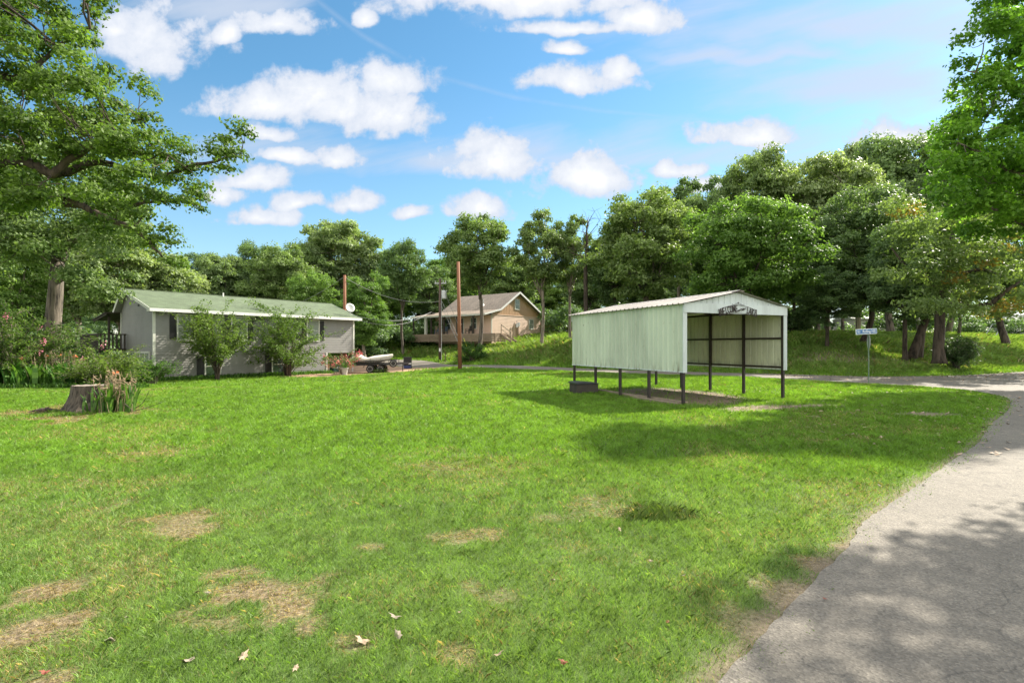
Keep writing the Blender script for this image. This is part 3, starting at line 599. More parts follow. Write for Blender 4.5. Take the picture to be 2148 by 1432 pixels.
def make_tree_meshes(seed, H=15.0, Rr=4.6, cb=0.28, trunk_r=0.27, nclump=130, per=400, lsize=0.25, fork=0.38, fol='oak', bk='bark', sparse=0.0, cr=(0.60, 1.30), parent=None, lean=0.0, yellowf=0.0):
    rg = np.random.default_rng(seed); zc0 = H * cb; rz = (H - zc0) / 2; cz = zc0 + rz
    cl = []; tries = 0
    while len(cl) < nclump and tries < nclump * 40:
        tries += 1
        d = rg.normal(size=3); d /= np.linalg.norm(d); r = (0.30 + 0.70 * rg.random() ** 0.6)
        rad_v = 1.0 if d[2] > -0.2 else 0.86
        shape = 1 + 0.30 * math.sin(3 * math.atan2(d[1], d[0]) + seed) * (1 - abs(d[2])) + 0.10 * math.sin(5 * d[2] + seed)
        c = np.array([d[0] * Rr * r * rad_v * shape, d[1] * Rr * r * rad_v * shape, cz + d[2] * rz * r * 0.93])
        rc = (cr[0] + (cr[1] - cr[0]) * rg.random()) * Rr / 4.6
        if any(np.linalg.norm(c - q) < 0.42 * (rc + s) for q, s in cl) and rg.random() < 0.7: continue
        cl.append((c, rc))
    mb = MB(); ft = np.array([lean * H * fork, 0, H * fork])
    bend = rg.normal(size=2) * 0.25
    base = [(0, 0, -0.4), (0, 0, 0.0), (0.03, 0.02, 0.5)]; k = 5
    tp = base + [(lean * ft[2] * t + bend[0] * math.sin(t * 3), bend[1] * math.sin(t * 3), 0.5 + (ft[2] - 0.5) * t) for t in np.linspace(0.2, 1, k)]
    ft = np.array(tp[-1])
    tr = [trunk_r * 1.7, trunk_r * 1.5, trunk_r * 1.12] + [trunk_r * (1.05 - 0.3 * t) for t in np.linspace(0.2, 1, k)]
    mb.tube(tp, tr, 10)
    nm = 6; limbs = []
    for i in range(nm):
        a = 2 * math.pi * i / nm + rg.random(); el = 0.25 + 0.55 * rg.random()
        e = np.array([math.cos(a) * Rr * 0.62 * (1 - el * 0.3), math.sin(a) * Rr * 0.62 * (1 - el * 0.3), cz + rz * (el * 1.1 - 0.45)])
        pts = curve_pts(ft - np.array([0, 0, 0.6 + rg.random() * 1.0]), e, rg, 6, 0.10, 0.06); limbs.append(pts)
        mb.tube(pts, list(np.linspace(trunk_r * 0.5, trunk_r * 0.16, 7)), 6)
    top = curve_pts(ft, (rg.normal() * 0.6, rg.normal() * 0.6, H * 0.86), rg, 6, 0.07); limbs.append(top); mb.tube(top, list(np.linspace(trunk_r * 0.7, trunk_r * 0.12, 7)), 7)
    nodes = [p for l in limbs for p in l[2:]]
    for c, rc in cl:
        q = min(nodes, key=lambda p: np.linalg.norm(p - c) + 0.6 * max(0, p[2] - c[2]))
        mb.tube(curve_pts(q, c, rg, 3, 0.10), [trunk_r * 0.16, trunk_r * 0.12, trunk_r * 0.08, trunk_r * 0.04], 4, cap=False)
    trunk = mb.build('trunk', M[bk], parent, smooth=True)
    if sparse > 0: cl = [c for c in cl if rg.random() > sparse]
    V, cv = crown_leaves(cl, per, lsize, rg)
    yl = (rg.random(len(cv)) < yellowf * (0.3 + 1.4 * (cv > 0.7))).astype(float) * 0.8 if yellowf > 0 else None
    leaves_obj('crown', V, M[fol], parent, rg, cv, yl)
    return H, Rr

VAR = {}
def variant(key, px, Y, topy, hw, label, name='oak_tree', group='background trees', rz=0.0, z=None, **kw):
    """first tree of a kind is built here; others are copies scaled to their own size"""
    X = (px - CX) / FX * Y; zg = (Tz(X, Y) if z is None else z); H = (HY - topy) / FX * Y + CH - zg; Wd = hw / FX * Y
    if key not in VAR:
        r = thing(name, label, 'tree', (X, Y, zg), rz, group); h0, r0 = make_tree_meshes(parent=r, **kw); VAR[key] = (r, h0, r0)
        r.scale = (Wd / r0, Wd / r0, H / h0); return r
    r, h0, r0 = VAR[key]
    d = dup(r, (X, Y, zg), rz, label, group, (Wd / r0, Wd / r0, H / h0)); d.name = name
    return d
KINDS = dict(
    a=dict(seed=11, fol='oak', bk='bark', cb=0.26), b=dict(seed=23, fol='oak_bright', bk='bark_dark', cb=0.20, Rr=5.0, nclump=125), c=dict(seed=37, fol='oak_pale', bk='bark_pale', cb=0.34, lsize=0.28),
    d=dict(seed=41, fol='oak_deep', bk='bark_dark', cb=0.22, nclump=125), e=dict(seed=59, fol='oak', bk='bark', cb=0.42, fork=0.5, trunk_r=0.24, nclump=95), f=dict(seed=67, fol='oak_deep', bk='bark_dark', cb=0.15, Rr=5.2, nclump=135, lean=0.0),
    g=dict(seed=83, fol='oak', bk='bark_pale', cb=0.38, fork=0.45, trunk_r=0.22, Rr=3.6, nclump=90, sparse=0.08, cr=(0.8, 1.3)), h=dict(seed=97, fol='oak_bright', bk='bark_pale', cb=0.12, Rr=4.4, nclump=120))
def tr(k, px, Y, topy, hw, label, rz=0.0, name='oak_tree', group='background trees', z=None):
    return variant(k, px, Y, topy, hw, label, name, group, rz, z, **KINDS[k])

# front row on the right verge
tr('b', 1565, 38.5, 398, 128, 'rounded bright green oak right behind the carport roof', 0.4)
tr('a', 1350, 47, 392, 108, 'broad green oak behind the left half of the carport roof', 1.2)
tr('d', 1735, 39.5, 560, 62, 'small dense dark tree with a slim trunk left of the street sign', 2.0)
tr('f', 1810, 43.5, 395, 112, 'tall dark oak with the thick ivy covered trunk behind the street sign', 0.2)
tr('d', 1898, 36.5, 470, 80, 'slim straight dark trunked tree just right of the street sign', 4.1)
tr('a', 1716, 52, 470, 80, 'oak with a thick reddish trunk right of the carport', 2.9)
tr('e', 1768, 56, 520, 60, 'slender young tree between the reddish trunk and the street sign', 0.9)
tr('g', 1865, 60, 500, 60, 'slender pale trunked tree far behind the street sign', 0.3)
tr('e', 2011, 62, 560, 60, 'slender dark trunked tree on the far lawn at right', 0.3)
# rows behind
tr('e', 1590, 58, 312, 88, 'tallest open crowned oak rising over the bright rounded oak', 2.2)
tr('c', 1735, 54, 322, 98, 'pale leafed oak crown left of the highest trees at right', 0.1)
tr('a', 1868, 60, 284, 112, 'highest wide green crown at right centre of the tree line', 3.3)
tr('g', 1425, 62, 366, 62, 'narrow pointed oak crown behind the carport ridge', 1.7)
tr('a', 1990, 66, 300, 90, 'broad oak crown right of the highest crown', 0.8)
tr('f', 2110, 54, 330, 120, 'dark oak crown filling the right edge of the tree line', 2.4)
tr('b', 1660, 48, 440, 70, 'mid green oak between the bright oak and the pale crown', 5.0)
tr('a', 1480, 55, 400, 75, 'dark green oak between the two big crowns over the carport', 2.6)
tr('a', 1930, 60, 292, 85, 'round oak crown between the highest crown and the bright cottonwood', 4.4)
tr('c', 1800, 66, 300, 80, 'pale oak crown just left of the highest crown', 2.9)
tr('f', 1525, 66, 362, 75, 'dark oak crown in the dip left of the tallest open oak', 1.1)
tr('a', 645, 74, 502, 62, 'oak filling the gap left of the tallest pale green tree', 0.3)
tr('d', 415, 70, 536, 56, 'dark oak crown behind the left quarter of the green roof', 5.3)
tr('d', 1290, 56, 470, 60, 'small dark oak at the left end of the right hand grove', 1.9)
# centre
tr('e', 1005, 56, 452, 84, 'oak with a tall pale trunk in front of the peach house porch', 0.7)
tr('g', 1136, 56.5, 436, 58, 'tall narrow oak at the right corner of the peach house', 0.2)
tr('g', 1196, 58, 444, 48, 'tall narrow leafy oak just left of the bare brown trunk', 1.9)
tr('e', 846, 62, 502, 54, 'round crowned oak with a bare trunk left of the peach house porch', 2.5)
tr('h', 765, 56, 566, 56, 'sunlit yellow green tree right of the wooden pole behind the grey house', 0.5)
tr('c', 716, 78, 459, 76, 'tallest pale green tree behind the grey house roof', 1.4)
tr('a', 590, 66, 508, 66, 'gnarled dense oak behind the middle of the green roof', 0.6)
tr('a', 540, 74, 505, 60, 'second dense oak behind the green roof, left of the gnarled one', 3.6)
tr('c', 460, 70, 528, 58, 'pale green oak behind the left third of the green roof', 2.2)
tr('c', 385, 62, 560, 50, 'grey green thin tree behind the left end of the green roof', 0.9)
tr('b', 655, 60, 560, 50, 'low bright oak behind the right half of the green roof', 0.9)
tr('d', 905, 76, 560, 55, 'dark tree between the round crowned oak and the peach house', 0.9)
tr('b', 805, 80, 560, 50, 'bright green tree beyond the round crowned oak', 0.2)
tr('a', 1075, 84, 530, 60, 'distant oak rising behind the peach house ridge', 1.1)
tr('b', 955, 86, 520, 60, 'distant green tree left of the peach house ridge', 2.1)
tr('d', 1235, 82, 530, 60, 'distant dark tree beyond the bare brown trunk', 2.1)
# left
tr('c', 255, 45, 482, 98, 'pale shimmering cottonwood rising over the left end of the grey house', 2.0)
tr('c', 165, 50, 470, 90, 'pale leafy tree behind the big left trunk', 4.0)
tr('h', 20, 40, 455, 90, 'yellow green tree at the left edge behind the crape myrtle', 1.0)
tr('b', 330, 58, 590, 50, 'low green tree peeping over the grey house gable', 1.0)
# the wood beyond: too alike to tell apart
rgw = np.random.default_rng(8); wl = 'one of the distant oaks closing the view behind the front trees'
for i in range(30):
    if i in (24, 26, 28): continue
    px = -60 + i * 66 + rgw.integers(-20, 20); Y = 88 + rgw.random() * 22
    top = 560 - 45 * (1250 < px < 2148) + rgw.integers(-15, 25); hw = 55 + rgw.integers(0, 18)
    tr('dfafb'[i % 5], px, Y, top, hw, wl, rgw.random() * 6, group='distant oaks closing the view')

# leaning double trunked oak and the big oak with the horizontal limb: built once each
def big_right_oak():
    Y = 33.0; X = (1970 - CX) / FX * Y; r = thing('oak_tree', 'big dark oak with a long horizontal limb and yellowing leaves right of the street sign', 'tree', (X, Y, Tz(X, Y)), 0, 'background trees')
    rg = np.random.default_rng(301); mb = MB()
    q = lambda px, py, dy=0.0: W(px, py, Y + dy) - np.array([X, Y, r.location[2]])
    mb.tube([q(1970, 762), q(1970, 752), q(1968, 730), q(1971, 690), q(1972, 640), q(1978, 590), q(1990, 540), q(2000, 480)], [0.46, 0.36, 0.30, 0.28, 0.26, 0.23, 0.18, 0.1], 12)
    mb.tube([q(1972, 645), q(2000, 638, -1), q(2040, 646, -1.5), q(2080, 636, -2), q(2110, 610, -2.5), q(2140, 590, -3)], [0.24, 0.2, 0.18, 0.14, 0.1, 0.05], 8)
    mb.tube([q(1976, 600), q(2010, 575, -1), q(2060, 565, -2), q(2110, 580, -2)], [0.2, 0.15, 0.1, 0.05], 8)
    mb.tube([q(1974, 610), q(1940, 580, 1), q(1900, 560, 1), q(1870, 520, 1)], [0.2, 0.15, 0.1, 0.05], 8)
    mb.build('trunk', M['bark_dark'], r, smooth=True)
    cl = []
    while len(cl) < 115:
        px = rg.uniform(1850, 2210); py = rg.uniform(430, 690); dy = rg.uniform(-5, 4)
        if py > 655 and not (2040 < px < 2110): continue
        if py > 600 and px < 1900: continue
        if py > 665 and rg.random() < 0.4: continue
        cl.append((q(px, py, dy), rg.uniform(0.55, 1.1)))
    V, cv = crown_leaves(cl, 420, 0.19, rg); yl = ((rg.random(len(cv)) < 0.75) & (cv > 0.87)).astype(float) * 0.85
    leaves_obj('crown', V, M['oak'], r, rg, cv, yl)
big_right_oak()
def leaning_oak():
    Y = 37.0; X = (1925 - CX) / FX * Y; r = thing('oak_tree', 'leaning oak with two mossy trunks between the slim trunk and the big dark oak', 'tree', (X, Y, Tz(X, Y)), 0, 'background trees')
    rg = np.random.default_rng(302); mb = MB(); q = lambda px, py, dy=0.0: W(px, py, Y + dy) - np.array([X, Y, r.location[2]])
    mb.tube([q(1908, 758), q(1915, 742), q(1925, 715), q(1938, 680), q(1952, 645), q(1962, 600), q(1985, 540)], [0.42, 0.33, 0.27, 0.25, 0.22, 0.18, 0.1], 10)
    mb.tube([q(1926, 756, 1), q(1928, 742, 1), q(1933, 705, 1), q(1937, 670, 1), q(1934, 620, 1)], [0.3, 0.26, 0.22, 0.2, 0.1], 8)
    mb.build('trunk', M['bark_dark'], r, smooth=True)
    cl = [(q(rg.uniform(1850, 2010), rg.uniform(480, 668), rg.uniform(-1, 4)), rg.uniform(0.6, 1.1)) for _ in range(52)]
    V, cv = crown_leaves(cl, 360, 0.2, rg); leaves_obj('crown', V, M['oak_deep'], r, rg, cv)
leaning_oak()

def bare_tree():
    Y = 55.0; X = (1229 - CX) / FX * Y; zg = Tz(X, Y); r = thing('dead_tree', 'bare brown dead tree between the leafy oaks', 'tree', (X, Y, zg)); rg = np.random.default_rng(9); mb = MB()
    q = lambda px, py, dy=0.0: W(px, py, Y + dy) - np.array([X, Y, zg])
    main = [q(1229, 720), q(1229, 650), q(1228, 560), q(1232, 520), q(1230, 490), q(1234, 455)]; mb.tube(main, [0.3, 0.24, 0.2, 0.15, 0.1, 0.03], 8)
    for _ in range(26):
        a = main[2] + (main[5] - main[2]) * rg.random(); e = a + np.array([rg.normal() * 0.9, rg.normal() * 0.9, rg.uniform(0.2, 1.6)]); pts = curve_pts(a, e, rg, 3, 0.2)
        mb.tube(pts, [0.05, 0.035, 0.02, 0.01], 4)
        for __ in range(2): mb.tube(curve_pts(pts[2], pts[2] + rg.normal(size=3) * 0.5 + np.array([0, 0, 0.3]), rg, 2, 0.2), [0.02, 0.012, 0.006], 3)
    mb.build('trunk', M['bark_dark'], r, smooth=True)
bare_tree()

def shaped_tree(name, label, trunkpts, trunkr, limbs, poly, drange, ncl, rcl, per, lsize, fol, bk, seed, extra=None, hole=0.40, hs=1.7, reject=None):
    """a tree near the eye: its own limbs, and leaf clumps filling a measured crown outline through its full depth"""
    X, Y, Z0 = trunkpts[0][0], trunkpts[0][1], Tz(trunkpts[0][0], trunkpts[0][1]); o0 = np.array([X, Y, Z0])
    r = thing(name, label, 'tree', (X, Y, Z0)); rg = np.random.default_rng(seed); mb = MB()
    mb.tube([np.array(p) - o0 for p in trunkpts], trunkr, 12)
    nodes = []
    for L, rad in limbs:
        P = smooth_line([tuple(p) for p in L], 4); P = [np.array(p) for p in P]; n = len(P); jag = np.cumsum(rg.normal(size=(n, 3)) * 0.035, 0); P = [p + j - jag[-1] * i / n for i, (p, j) in enumerate(zip(P, jag))]
        mb.tube([p - o0 for p in P], list(np.linspace(rad[0], rad[1], n)), 8); nodes += P
    cl = []; tries = 0
    while len(cl) < ncl and tries < ncl * 60:
        tries += 1; px = rg.uniform(min(p[0] for p in poly), max(p[0] for p in poly)); py = rg.uniform(min(p[1] for p in poly), max(p[1] for p in poly))
        if not pip(poly, np.array([px]), np.array([py]))[0]: continue
        d = rg.uniform(*drange); c = W(px, py, d); nn = 0.5 * vnoise(c[0] * 1.0 + c[1] * .7, c[2], hs) + 0.5 * vnoise(c[0] + 50, c[2] + c[1] * .7, hs * .5)
        if nn < hole: continue
        if reject and reject(c): continue
        cl.append((c, rg.uniform(*rcl)))
    for L, rad in limbs:                               # leafy sprays all along the outer part of every limb
        P = [np.array(p) for p in smooth_line([tuple(p) for p in L], 6)]
        for k in range(int(len(P) * 0.45), len(P)):
            c = P[k] + rg.normal(size=3) * rcl[0] * 0.9 + np.array([0, 0, rcl[0] * 0.4]); 
            if reject and reject(c): continue
            cl.append((c, rg.uniform(rcl[0], (rcl[0] + rcl[1]) / 2)))
    if extra: cl += extra(rg)
    big = list(nodes)
    for k in range(3 * len(limbs) + len(cl) // 7):
        c = cl[rg.integers(len(cl))][0]; q = min(big, key=lambda p: np.linalg.norm(p - c))
        L = np.linalg.norm(c - q)
        if 0.8 < L < 3.2:
            P = curve_pts(q, c, rg, 6, 0.13, 0.05); mb.tube([p - o0 for p in P], list(np.linspace(0.012 + 0.010 * L, 0.006, 7)), 6, cap=False); nodes += P[1:]
    NP = np.array(nodes) if nodes else None
    if NP is not None:
        for c, rc in cl:
            q = NP[np.argmin(np.linalg.norm(NP - c, axis=1))]; L = np.linalg.norm(q - c)
            if L < 2.6: mb.tube([p - o0 for p in curve_pts(q, c, rg, 4, 0.16, 0.03)], list(np.linspace(0.009 + 0.006 * L, 0.004, 5)), 4, cap=False)
    mb.build('trunk', M[bk], r, smooth=True)
    V, cv = crown_leaves([(c - o0, rc) for c, rc in cl], per, lsize, rg, 0.78); leaves_obj('crown', V, M[fol], r, rg, cv)
    return r

# near oak reaching in from the left edge
w = W
shaped_tree('oak_tree', 'near spreading oak whose boughs reach in over the upper left', [(-19.5, 14.5, 0), (-19.4, 14.5, 2.5), (-19.1, 14.5, 5), (-18.8, 14.5, 8), (-18.6, 14.6, 12)], [0.65, 0.5, 0.46, 0.36, 0.2],
    [([w(-400, 480, 14.5), w(-150, 450, 14.5), w(0, 405, 14.2), w(100, 402, 14), (w(220, 452, 13.8)), w(300, 492, 13.6), w(345, 545, 13.5)], (0.20, 0.02)),
     ([w(-400, 400, 14.5), w(-120, 385, 15), w(0, 350, 15), w(110, 378, 15), w(210, 345, 14.8), w(330, 372, 14.5), w(430, 345, 14.3), w(505, 325, 14.2)], (0.19, 0.02)),
     ([w(-400, 420, 14.5), w(0, 342, 13), w(90, 362, 13), w(140, 328, 13), w(200, 300, 13.1), w(245, 322, 13), w(340, 320, 13)], (0.15, 0.02)),
     ([w(-380, 300, 14.5), w(-60, 250, 15.5), w(80, 256, 15.5), w(180, 262, 15.2), w(300, 250, 15)], (0.18, 0.02)),
     ([w(-380, 250, 14.6), w(-100, 150, 14), w(30, 180, 14), w(100, 110, 14), w(190, 60, 14)], (0.15, 0.02)),
     ([w(-100, 385, 15), w(60, 400, 15), w(200, 440, 15), w(330, 420, 15), w(420, 430, 15)], (0.10, 0.02)),
     ([w(-380, 100, 14.6), w(-100, -100, 15), w(60, -200, 15)], (0.15, 0.02)), ([w(-420, 100, 14.6), w(-600, -50, 15), w(-700, -200, 15)], (0.15, 0.02))],
    [(-420, -420), (120, -420), (210, -60), (222, 45), (205, 85), (225, 140), (290, 175), (325, 205), (335, 250), (395, 285), (400, 318), (440, 325), (492, 312), (502, 326), (455, 342), (420, 350), (432, 385), (430, 425), (408, 440), (425, 468), (395, 470), (352, 440), (345, 470), (372, 512), (362, 535), (338, 548), (322, 500), (285, 470), (235, 448), (170, 430), (100, 425), (40, 440), (-60, 450), (-420, 440)],
    (11.6, 17.5), 1000, (0.24, 0.50), 1150, 0.105, 'oak_near', 'bark_dark', 17, hole=0.49, hs=1.1)

# the big trunk behind the flower bed
shaped_tree('oak_tree', 'tall oak with a thick pale grey trunk behind the flower bed', [tuple(W(100, 765, 28)), tuple(W(103, 742, 28)), tuple(W(110, 690, 28)), tuple(W(116, 620, 28)), tuple(W(122, 540, 28))], [0.52, 0.42, 0.37, 0.34, 0.28],
    [([w(122, 545, 28), w(112, 520, 28), w(90, 490, 28), w(60, 462, 28), w(10, 425, 28), w(-40, 400, 28)], (0.26, 0.06)), ([w(124, 545, 28), w(135, 520, 28), w(165, 505, 28), w(190, 480, 28.5), w(230, 450, 29)], (0.30, 0.06)),
     ([w(130, 585, 28), w(160, 580, 27), w(190, 600, 27), w(235, 608, 27)], (0.12, 0.03)), ([w(95, 515, 28), w(60, 505, 28), w(20, 500, 28)], (0.1, 0.03)), ([w(190, 480, 28.5), w(210, 430, 28.5), w(230, 400, 28.5)], (0.1, 0.03)), ([w(60, 462, 28), w(60, 430, 28), w(70, 380, 28)], (0.12, 0.03))],
    [(-120, 330), (120, 300), (250, 380), (285, 450), (275, 520), (230, 545), (160, 530), (90, 560), (20, 560), (-60, 600), (-150, 500)], (24.5, 32), 190, (0.6, 1.1), 380, 0.17, 'oak', 'bark', 29, hole=0.42, hs=3.0)

# cottonwood at the right edge and the lower tree beside the road
def ex_cotton(rg):
    out = []
    while len(out) < 230:
        d = rg.normal(size=3); d /= np.linalg.norm(d); c = np.array([23.5, 23.5, 14.5]) + d * np.array([6.5, 5.5, 8.5]) * (0.4 + 0.6 * rg.random())
        if c[0] / c[1] < 1.0 and (c[2] - CH) / c[1] < 0.70: continue
        sh_x, sh_y = c[0] - c[2] * sx / sz, c[1] - c[2] * sy / sz
        if sh_x < 9 and not (8.5 + 0.4 * math.sin(sh_x * 1.7) < sh_y < 10.4 + 0.2 * sh_x + 0.5 * math.sin(sh_x * 2.3 + 1)): continue
        if sh_x < 1.9: continue
        out.append((c, rg.uniform(0.5, 0.9)))
    return out
def rej_cotton(c):
    a, b = c[0] - c[2] * sx / sz, c[1] - c[2] * sy / sz
    return a < 9 and b < 8.6
shaped_tree('cottonwood_tree', 'bright green cottonwood filling the right edge of the view', [(25.5, 23, 0), (25.4, 23, 4), (25.2, 23, 9), (24.6, 23, 14), (24, 23, 19)], [0.55, 0.45, 0.38, 0.28, 0.12],
    [([(25.3, 23, 6), w(2230, 440, 21), w(2150, 380, 20), w(2080, 330, 19.5), w(2010, 300, 19)], (0.2, 0.02)), ([(25.3, 23, 5), w(2250, 520, 22), w(2150, 480, 21), w(2070, 440, 20), w(2000, 440, 20)], (0.16, 0.02)),
     ([(25, 23, 10), w(2240, 200, 21), w(2120, 170, 20), w(2030, 150, 20)], (0.16, 0.02)), ([(25, 23, 11), (25.5, 24.5, 14), (26.5, 25.5, 17)], (0.16, 0.04)), ([(25, 23, 9), (28, 26, 13), (29, 28, 16)], (0.16, 0.04))],
    [(2020, -150), (2035, 0), (2045, 40), (2090, 60), (2075, 150), (2050, 205), (2020, 165), (1992, 180), (1998, 225), (2010, 245), (1978, 275), (1985, 300), (1960, 350), (1952, 400), (1975, 430), (2010, 440), (2015, 475), (2060, 500), (2110, 470), (2190, 520), (2330, 540), (2330, -150)],
    (18.5, 25), 270, (0.4, 0.8), 600, 0.165, 'cotton', 'bark', 43, extra=ex_cotton, hole=0.30, hs=2.4, reject=rej_cotton)
def ex_road(rg):
    out = []
    while len(out) < 60:
        d = rg.normal(size=3); d /= np.linalg.norm(d); c = np.array([10.6, 8.3, 6.4]) + d * np.array([3.2, 2.0, 1.5]) * (0.3 + 0.7 * rg.random())
        if c[0] / c[1] < 1.0 and (c[2] - CH) / c[1] < 0.68: continue
        out.append((c, rg.uniform(0.26, 0.46)))
    return out
shaped_tree('cottonwood_tree', 'roadside tree just beyond the right edge that dapples the road with shade', [(14.2, 8.6, 0), (14.0, 8.7, 2.5), (13.6, 8.8, 5), (12.8, 9.0, 7)], [0.28, 0.22, 0.18, 0.08],
    [([(13.8, 8.7, 4), (12, 9.2, 5.8), (11.0, 9.4, 7.0), (10.6, 9.6, 7.6)], (0.09, 0.01)), ([(13.8, 8.7, 4.5), (12.5, 8.4, 6.2), (11.3, 8.8, 7.2)], (0.08, 0.01)), ([(13.8, 8.7, 4), (12, 8, 6), (10.5, 7.6, 6.5)], (0.08, 0.01))],
    [(2165, -60), (2230, 60), (2300, -60)], (10.2, 11.0), 4, (0.22, 0.36), 1200, 0.105, 'cotton', 'bark', 47, extra=ex_road, hole=0.2)

# ------------------------------------------------------------------ bushes
def spray_bush(name, label, cat, x, y, H, spread, seed, fol, nst=26, leaf=0.11, dens=34, stem_r=0.018, zoff=0.0, trunk=0.0, flowers=None, nfl=0, droop=0.5, group=None, bkm='bark_pale', stemsp=0.25, z=None):
    zg = Tz(x, y) if z is None else z; r = thing(name, label, cat, (x, y, zg), 0, group); rg = np.random.default_rng(seed); mb = MB(); P, Nn, tips = [], [], []
    for i in range(nst):
        a = rg.random() * 2 * math.pi; rad = spread * (0.40 + 0.65 * rg.random() ** 0.6); h = H * (1.0 - 0.75 * (rad / spread) ** 1.3 * rg.random()) * rg.uniform(0.60, 1.0)
        if trunk and i % 3 == 0: h *= 0.72
        b = np.array([math.cos(a) * stemsp * rg.random(), math.sin(a) * stemsp * rg.random(), -0.05]); pts = []
        for t in np.linspace(0, 1, 9):
            rr = rad * t ** 1.7; zz = h * (1 - (1 - t) ** 1.6) - droop * rad * 0.35 * t ** 4; pts.append(b + np.array([math.cos(a) * rr, math.sin(a) * rr, zz]) + rg.normal(size=3) * 0.025 * H * t)
        mb.tube(pts, list(np.linspace(stem_r, stem_r * 0.25, 9)), 5, cap=False)
        subs = [pts]
        for _ in range(4):
            k = rg.integers(3, 8); e = pts[k] + np.array([math.cos(a + rg.normal() * 0.9), math.sin(a + rg.normal() * 0.9), 0.25 + 0.5 * rg.random()]) * H * 0.20 * rg.uniform(0.6, 1.3)
            s = curve_pts(pts[k], e, rg, 4, 0.10, 0.05); mb.tube(s, list(np.linspace(stem_r * 0.4, stem_r * 0.15, 5)), 4, cap=False); subs.append(s)
        for s in subs:
            m0 = 0.42 if s is pts else 0.0; tips.append(s[-1]); L = sum(np.linalg.norm(s[q + 1] - s[q]) for q in range(len(s) - 1)); n = int(dens * L)
            for t in rg.uniform(m0, 1.0, n):
                f = t * (len(s) - 1); q = min(int(f), len(s) - 2); p = s[q] + (s[q + 1] - s[q]) * (f - q); P.append(p + rg.normal(size=3) * leaf * 0.6); Nn.append([0, 0, 1])
    mb.build('stem', M[bkm], r, smooth=True); P = np.array(P); V = leaf_quads(P, np.array(Nn, float) * 0.9, leaf, rg, 0.5); leaves_obj('foliage', V, M[fol], r, rg)
    if flowers:
        tips = np.array(tips); tips = tips[rg.permutation(len(tips))][:nfl]; Q = []
        for t in tips: Q.append(t + rg.normal(size=(26, 3)) * 0.075 * np.array([1, 1, 1.3]))
        Q = np.concatenate(Q); mesh_np('blossom', leaf_quads(Q, rg.normal(size=Q.shape), 0.07, rg, 0.9), np.arange(len(Q) * 4).reshape(-1, 4), M[flowers], r)
    return r
def at(px, Y): return (px - CX) / FX * Y, Y
x, y = at(456, 33.6); spray_bush('crape_myrtle', 'left crape myrtle with a ragged crown in front of the grey house', 'shrub', x, y, 5.6, 2.1, 61, 'myrtle', 42, 0.15, 28, 0.022, stemsp=0.14, bkm='bark_dark')
x, y = at(604, 37.9); spray_bush('crape_myrtle', 'right crape myrtle with bare stems in front of the grey house', 'shrub', x, y, 6.3, 2.7, 62, 'myrtle', 46, 0.15, 28, 0.026, trunk=1, stemsp=0.2, bkm='bark_dark')
x, y = at(722, 39.6); spray_bush('crape_myrtle', 'small crape myrtle with coral blossoms at the right end of the grey house', 'shrub', x, y, 2.1, 1.5, 63, 'oak', 26, 0.10, 20, 0.02, flowers='red', nfl=34)
x, y = at(222, 25.0); spray_bush('shrub', 'light green shrub with layered boughs left of the grey house', 'shrub', x, y, 2.2, 1.8, 64, 'myrtle', 52, 0.11, 34, 0.02, droop=0.9)
x, y = at(318, 29.0); spray_bush('shrub', 'low green bush at the near corner of the grey house', 'shrub', x, y, 1.7, 1.35, 65, 'shrub', 46, 0.11, 34, 0.015)
x, y = at(276, 28.0); spray_bush('shrub', 'dark low bush between the layered shrub and the house corner bush', 'shrub', x, y, 1.35, 1.1, 66, 'shrub', 36, 0.11, 30, 0.015)
x, y = at(28, 25.5); spray_bush('crape_myrtle', 'large crape myrtle with pink blossoms at the left edge', 'shrub', x, y, 4.6, 2.7, 67, 'myrtle', 80, 0.12, 30, 0.03, flowers='pink', nfl=34, stemsp=0.6)
x, y = at(-80, 27.5); spray_bush('crape_myrtle', 'second pink crape myrtle cut by the left edge', 'shrub', x, y, 5.2, 3.0, 68, 'myrtle', 60, 0.12, 26, 0.03, flowers='pink', nfl=22, stemsp=0.6)
x, y = at(796, 41.0); spray_bush('shrub', 'tuft of grey green weeds by the trailer wheels', 'shrub', x, y, 0.55, 0.55, 69, 'myrtle', 40, 0.09, 40, 0.008)
x, y = at(990, 50.5); spray_bush('shrub', 'green sapling on the bank beside the guy wires', 'shrub', x, y, 2.3, 1.6, 70, 'shrub', 40, 0.15, 26, 0.02)
x, y = at(1005, 51.5); spray_bush('shrub', 'low bush at the foot of the oak in front of the peach house', 'shrub', x, y, 1.2, 1.0, 71, 'shrub', 26, 0.14, 26, 0.02)
x, y = at(2005, 33.5); spray_bush('shrub', 'dark glossy bush against the foot of the big dark oak', 'shrub', x, y, 2.6, 1.0, 72, 'oak_deep', 50, 0.14, 34, 0.02)
x, y = at(1665, 48); spray_bush('shrub', 'dark rounded bush just right of the carport', 'shrub', x, y, 3.2, 2.0, 73, 'oak_deep', 60, 0.18, 34, 0.03)
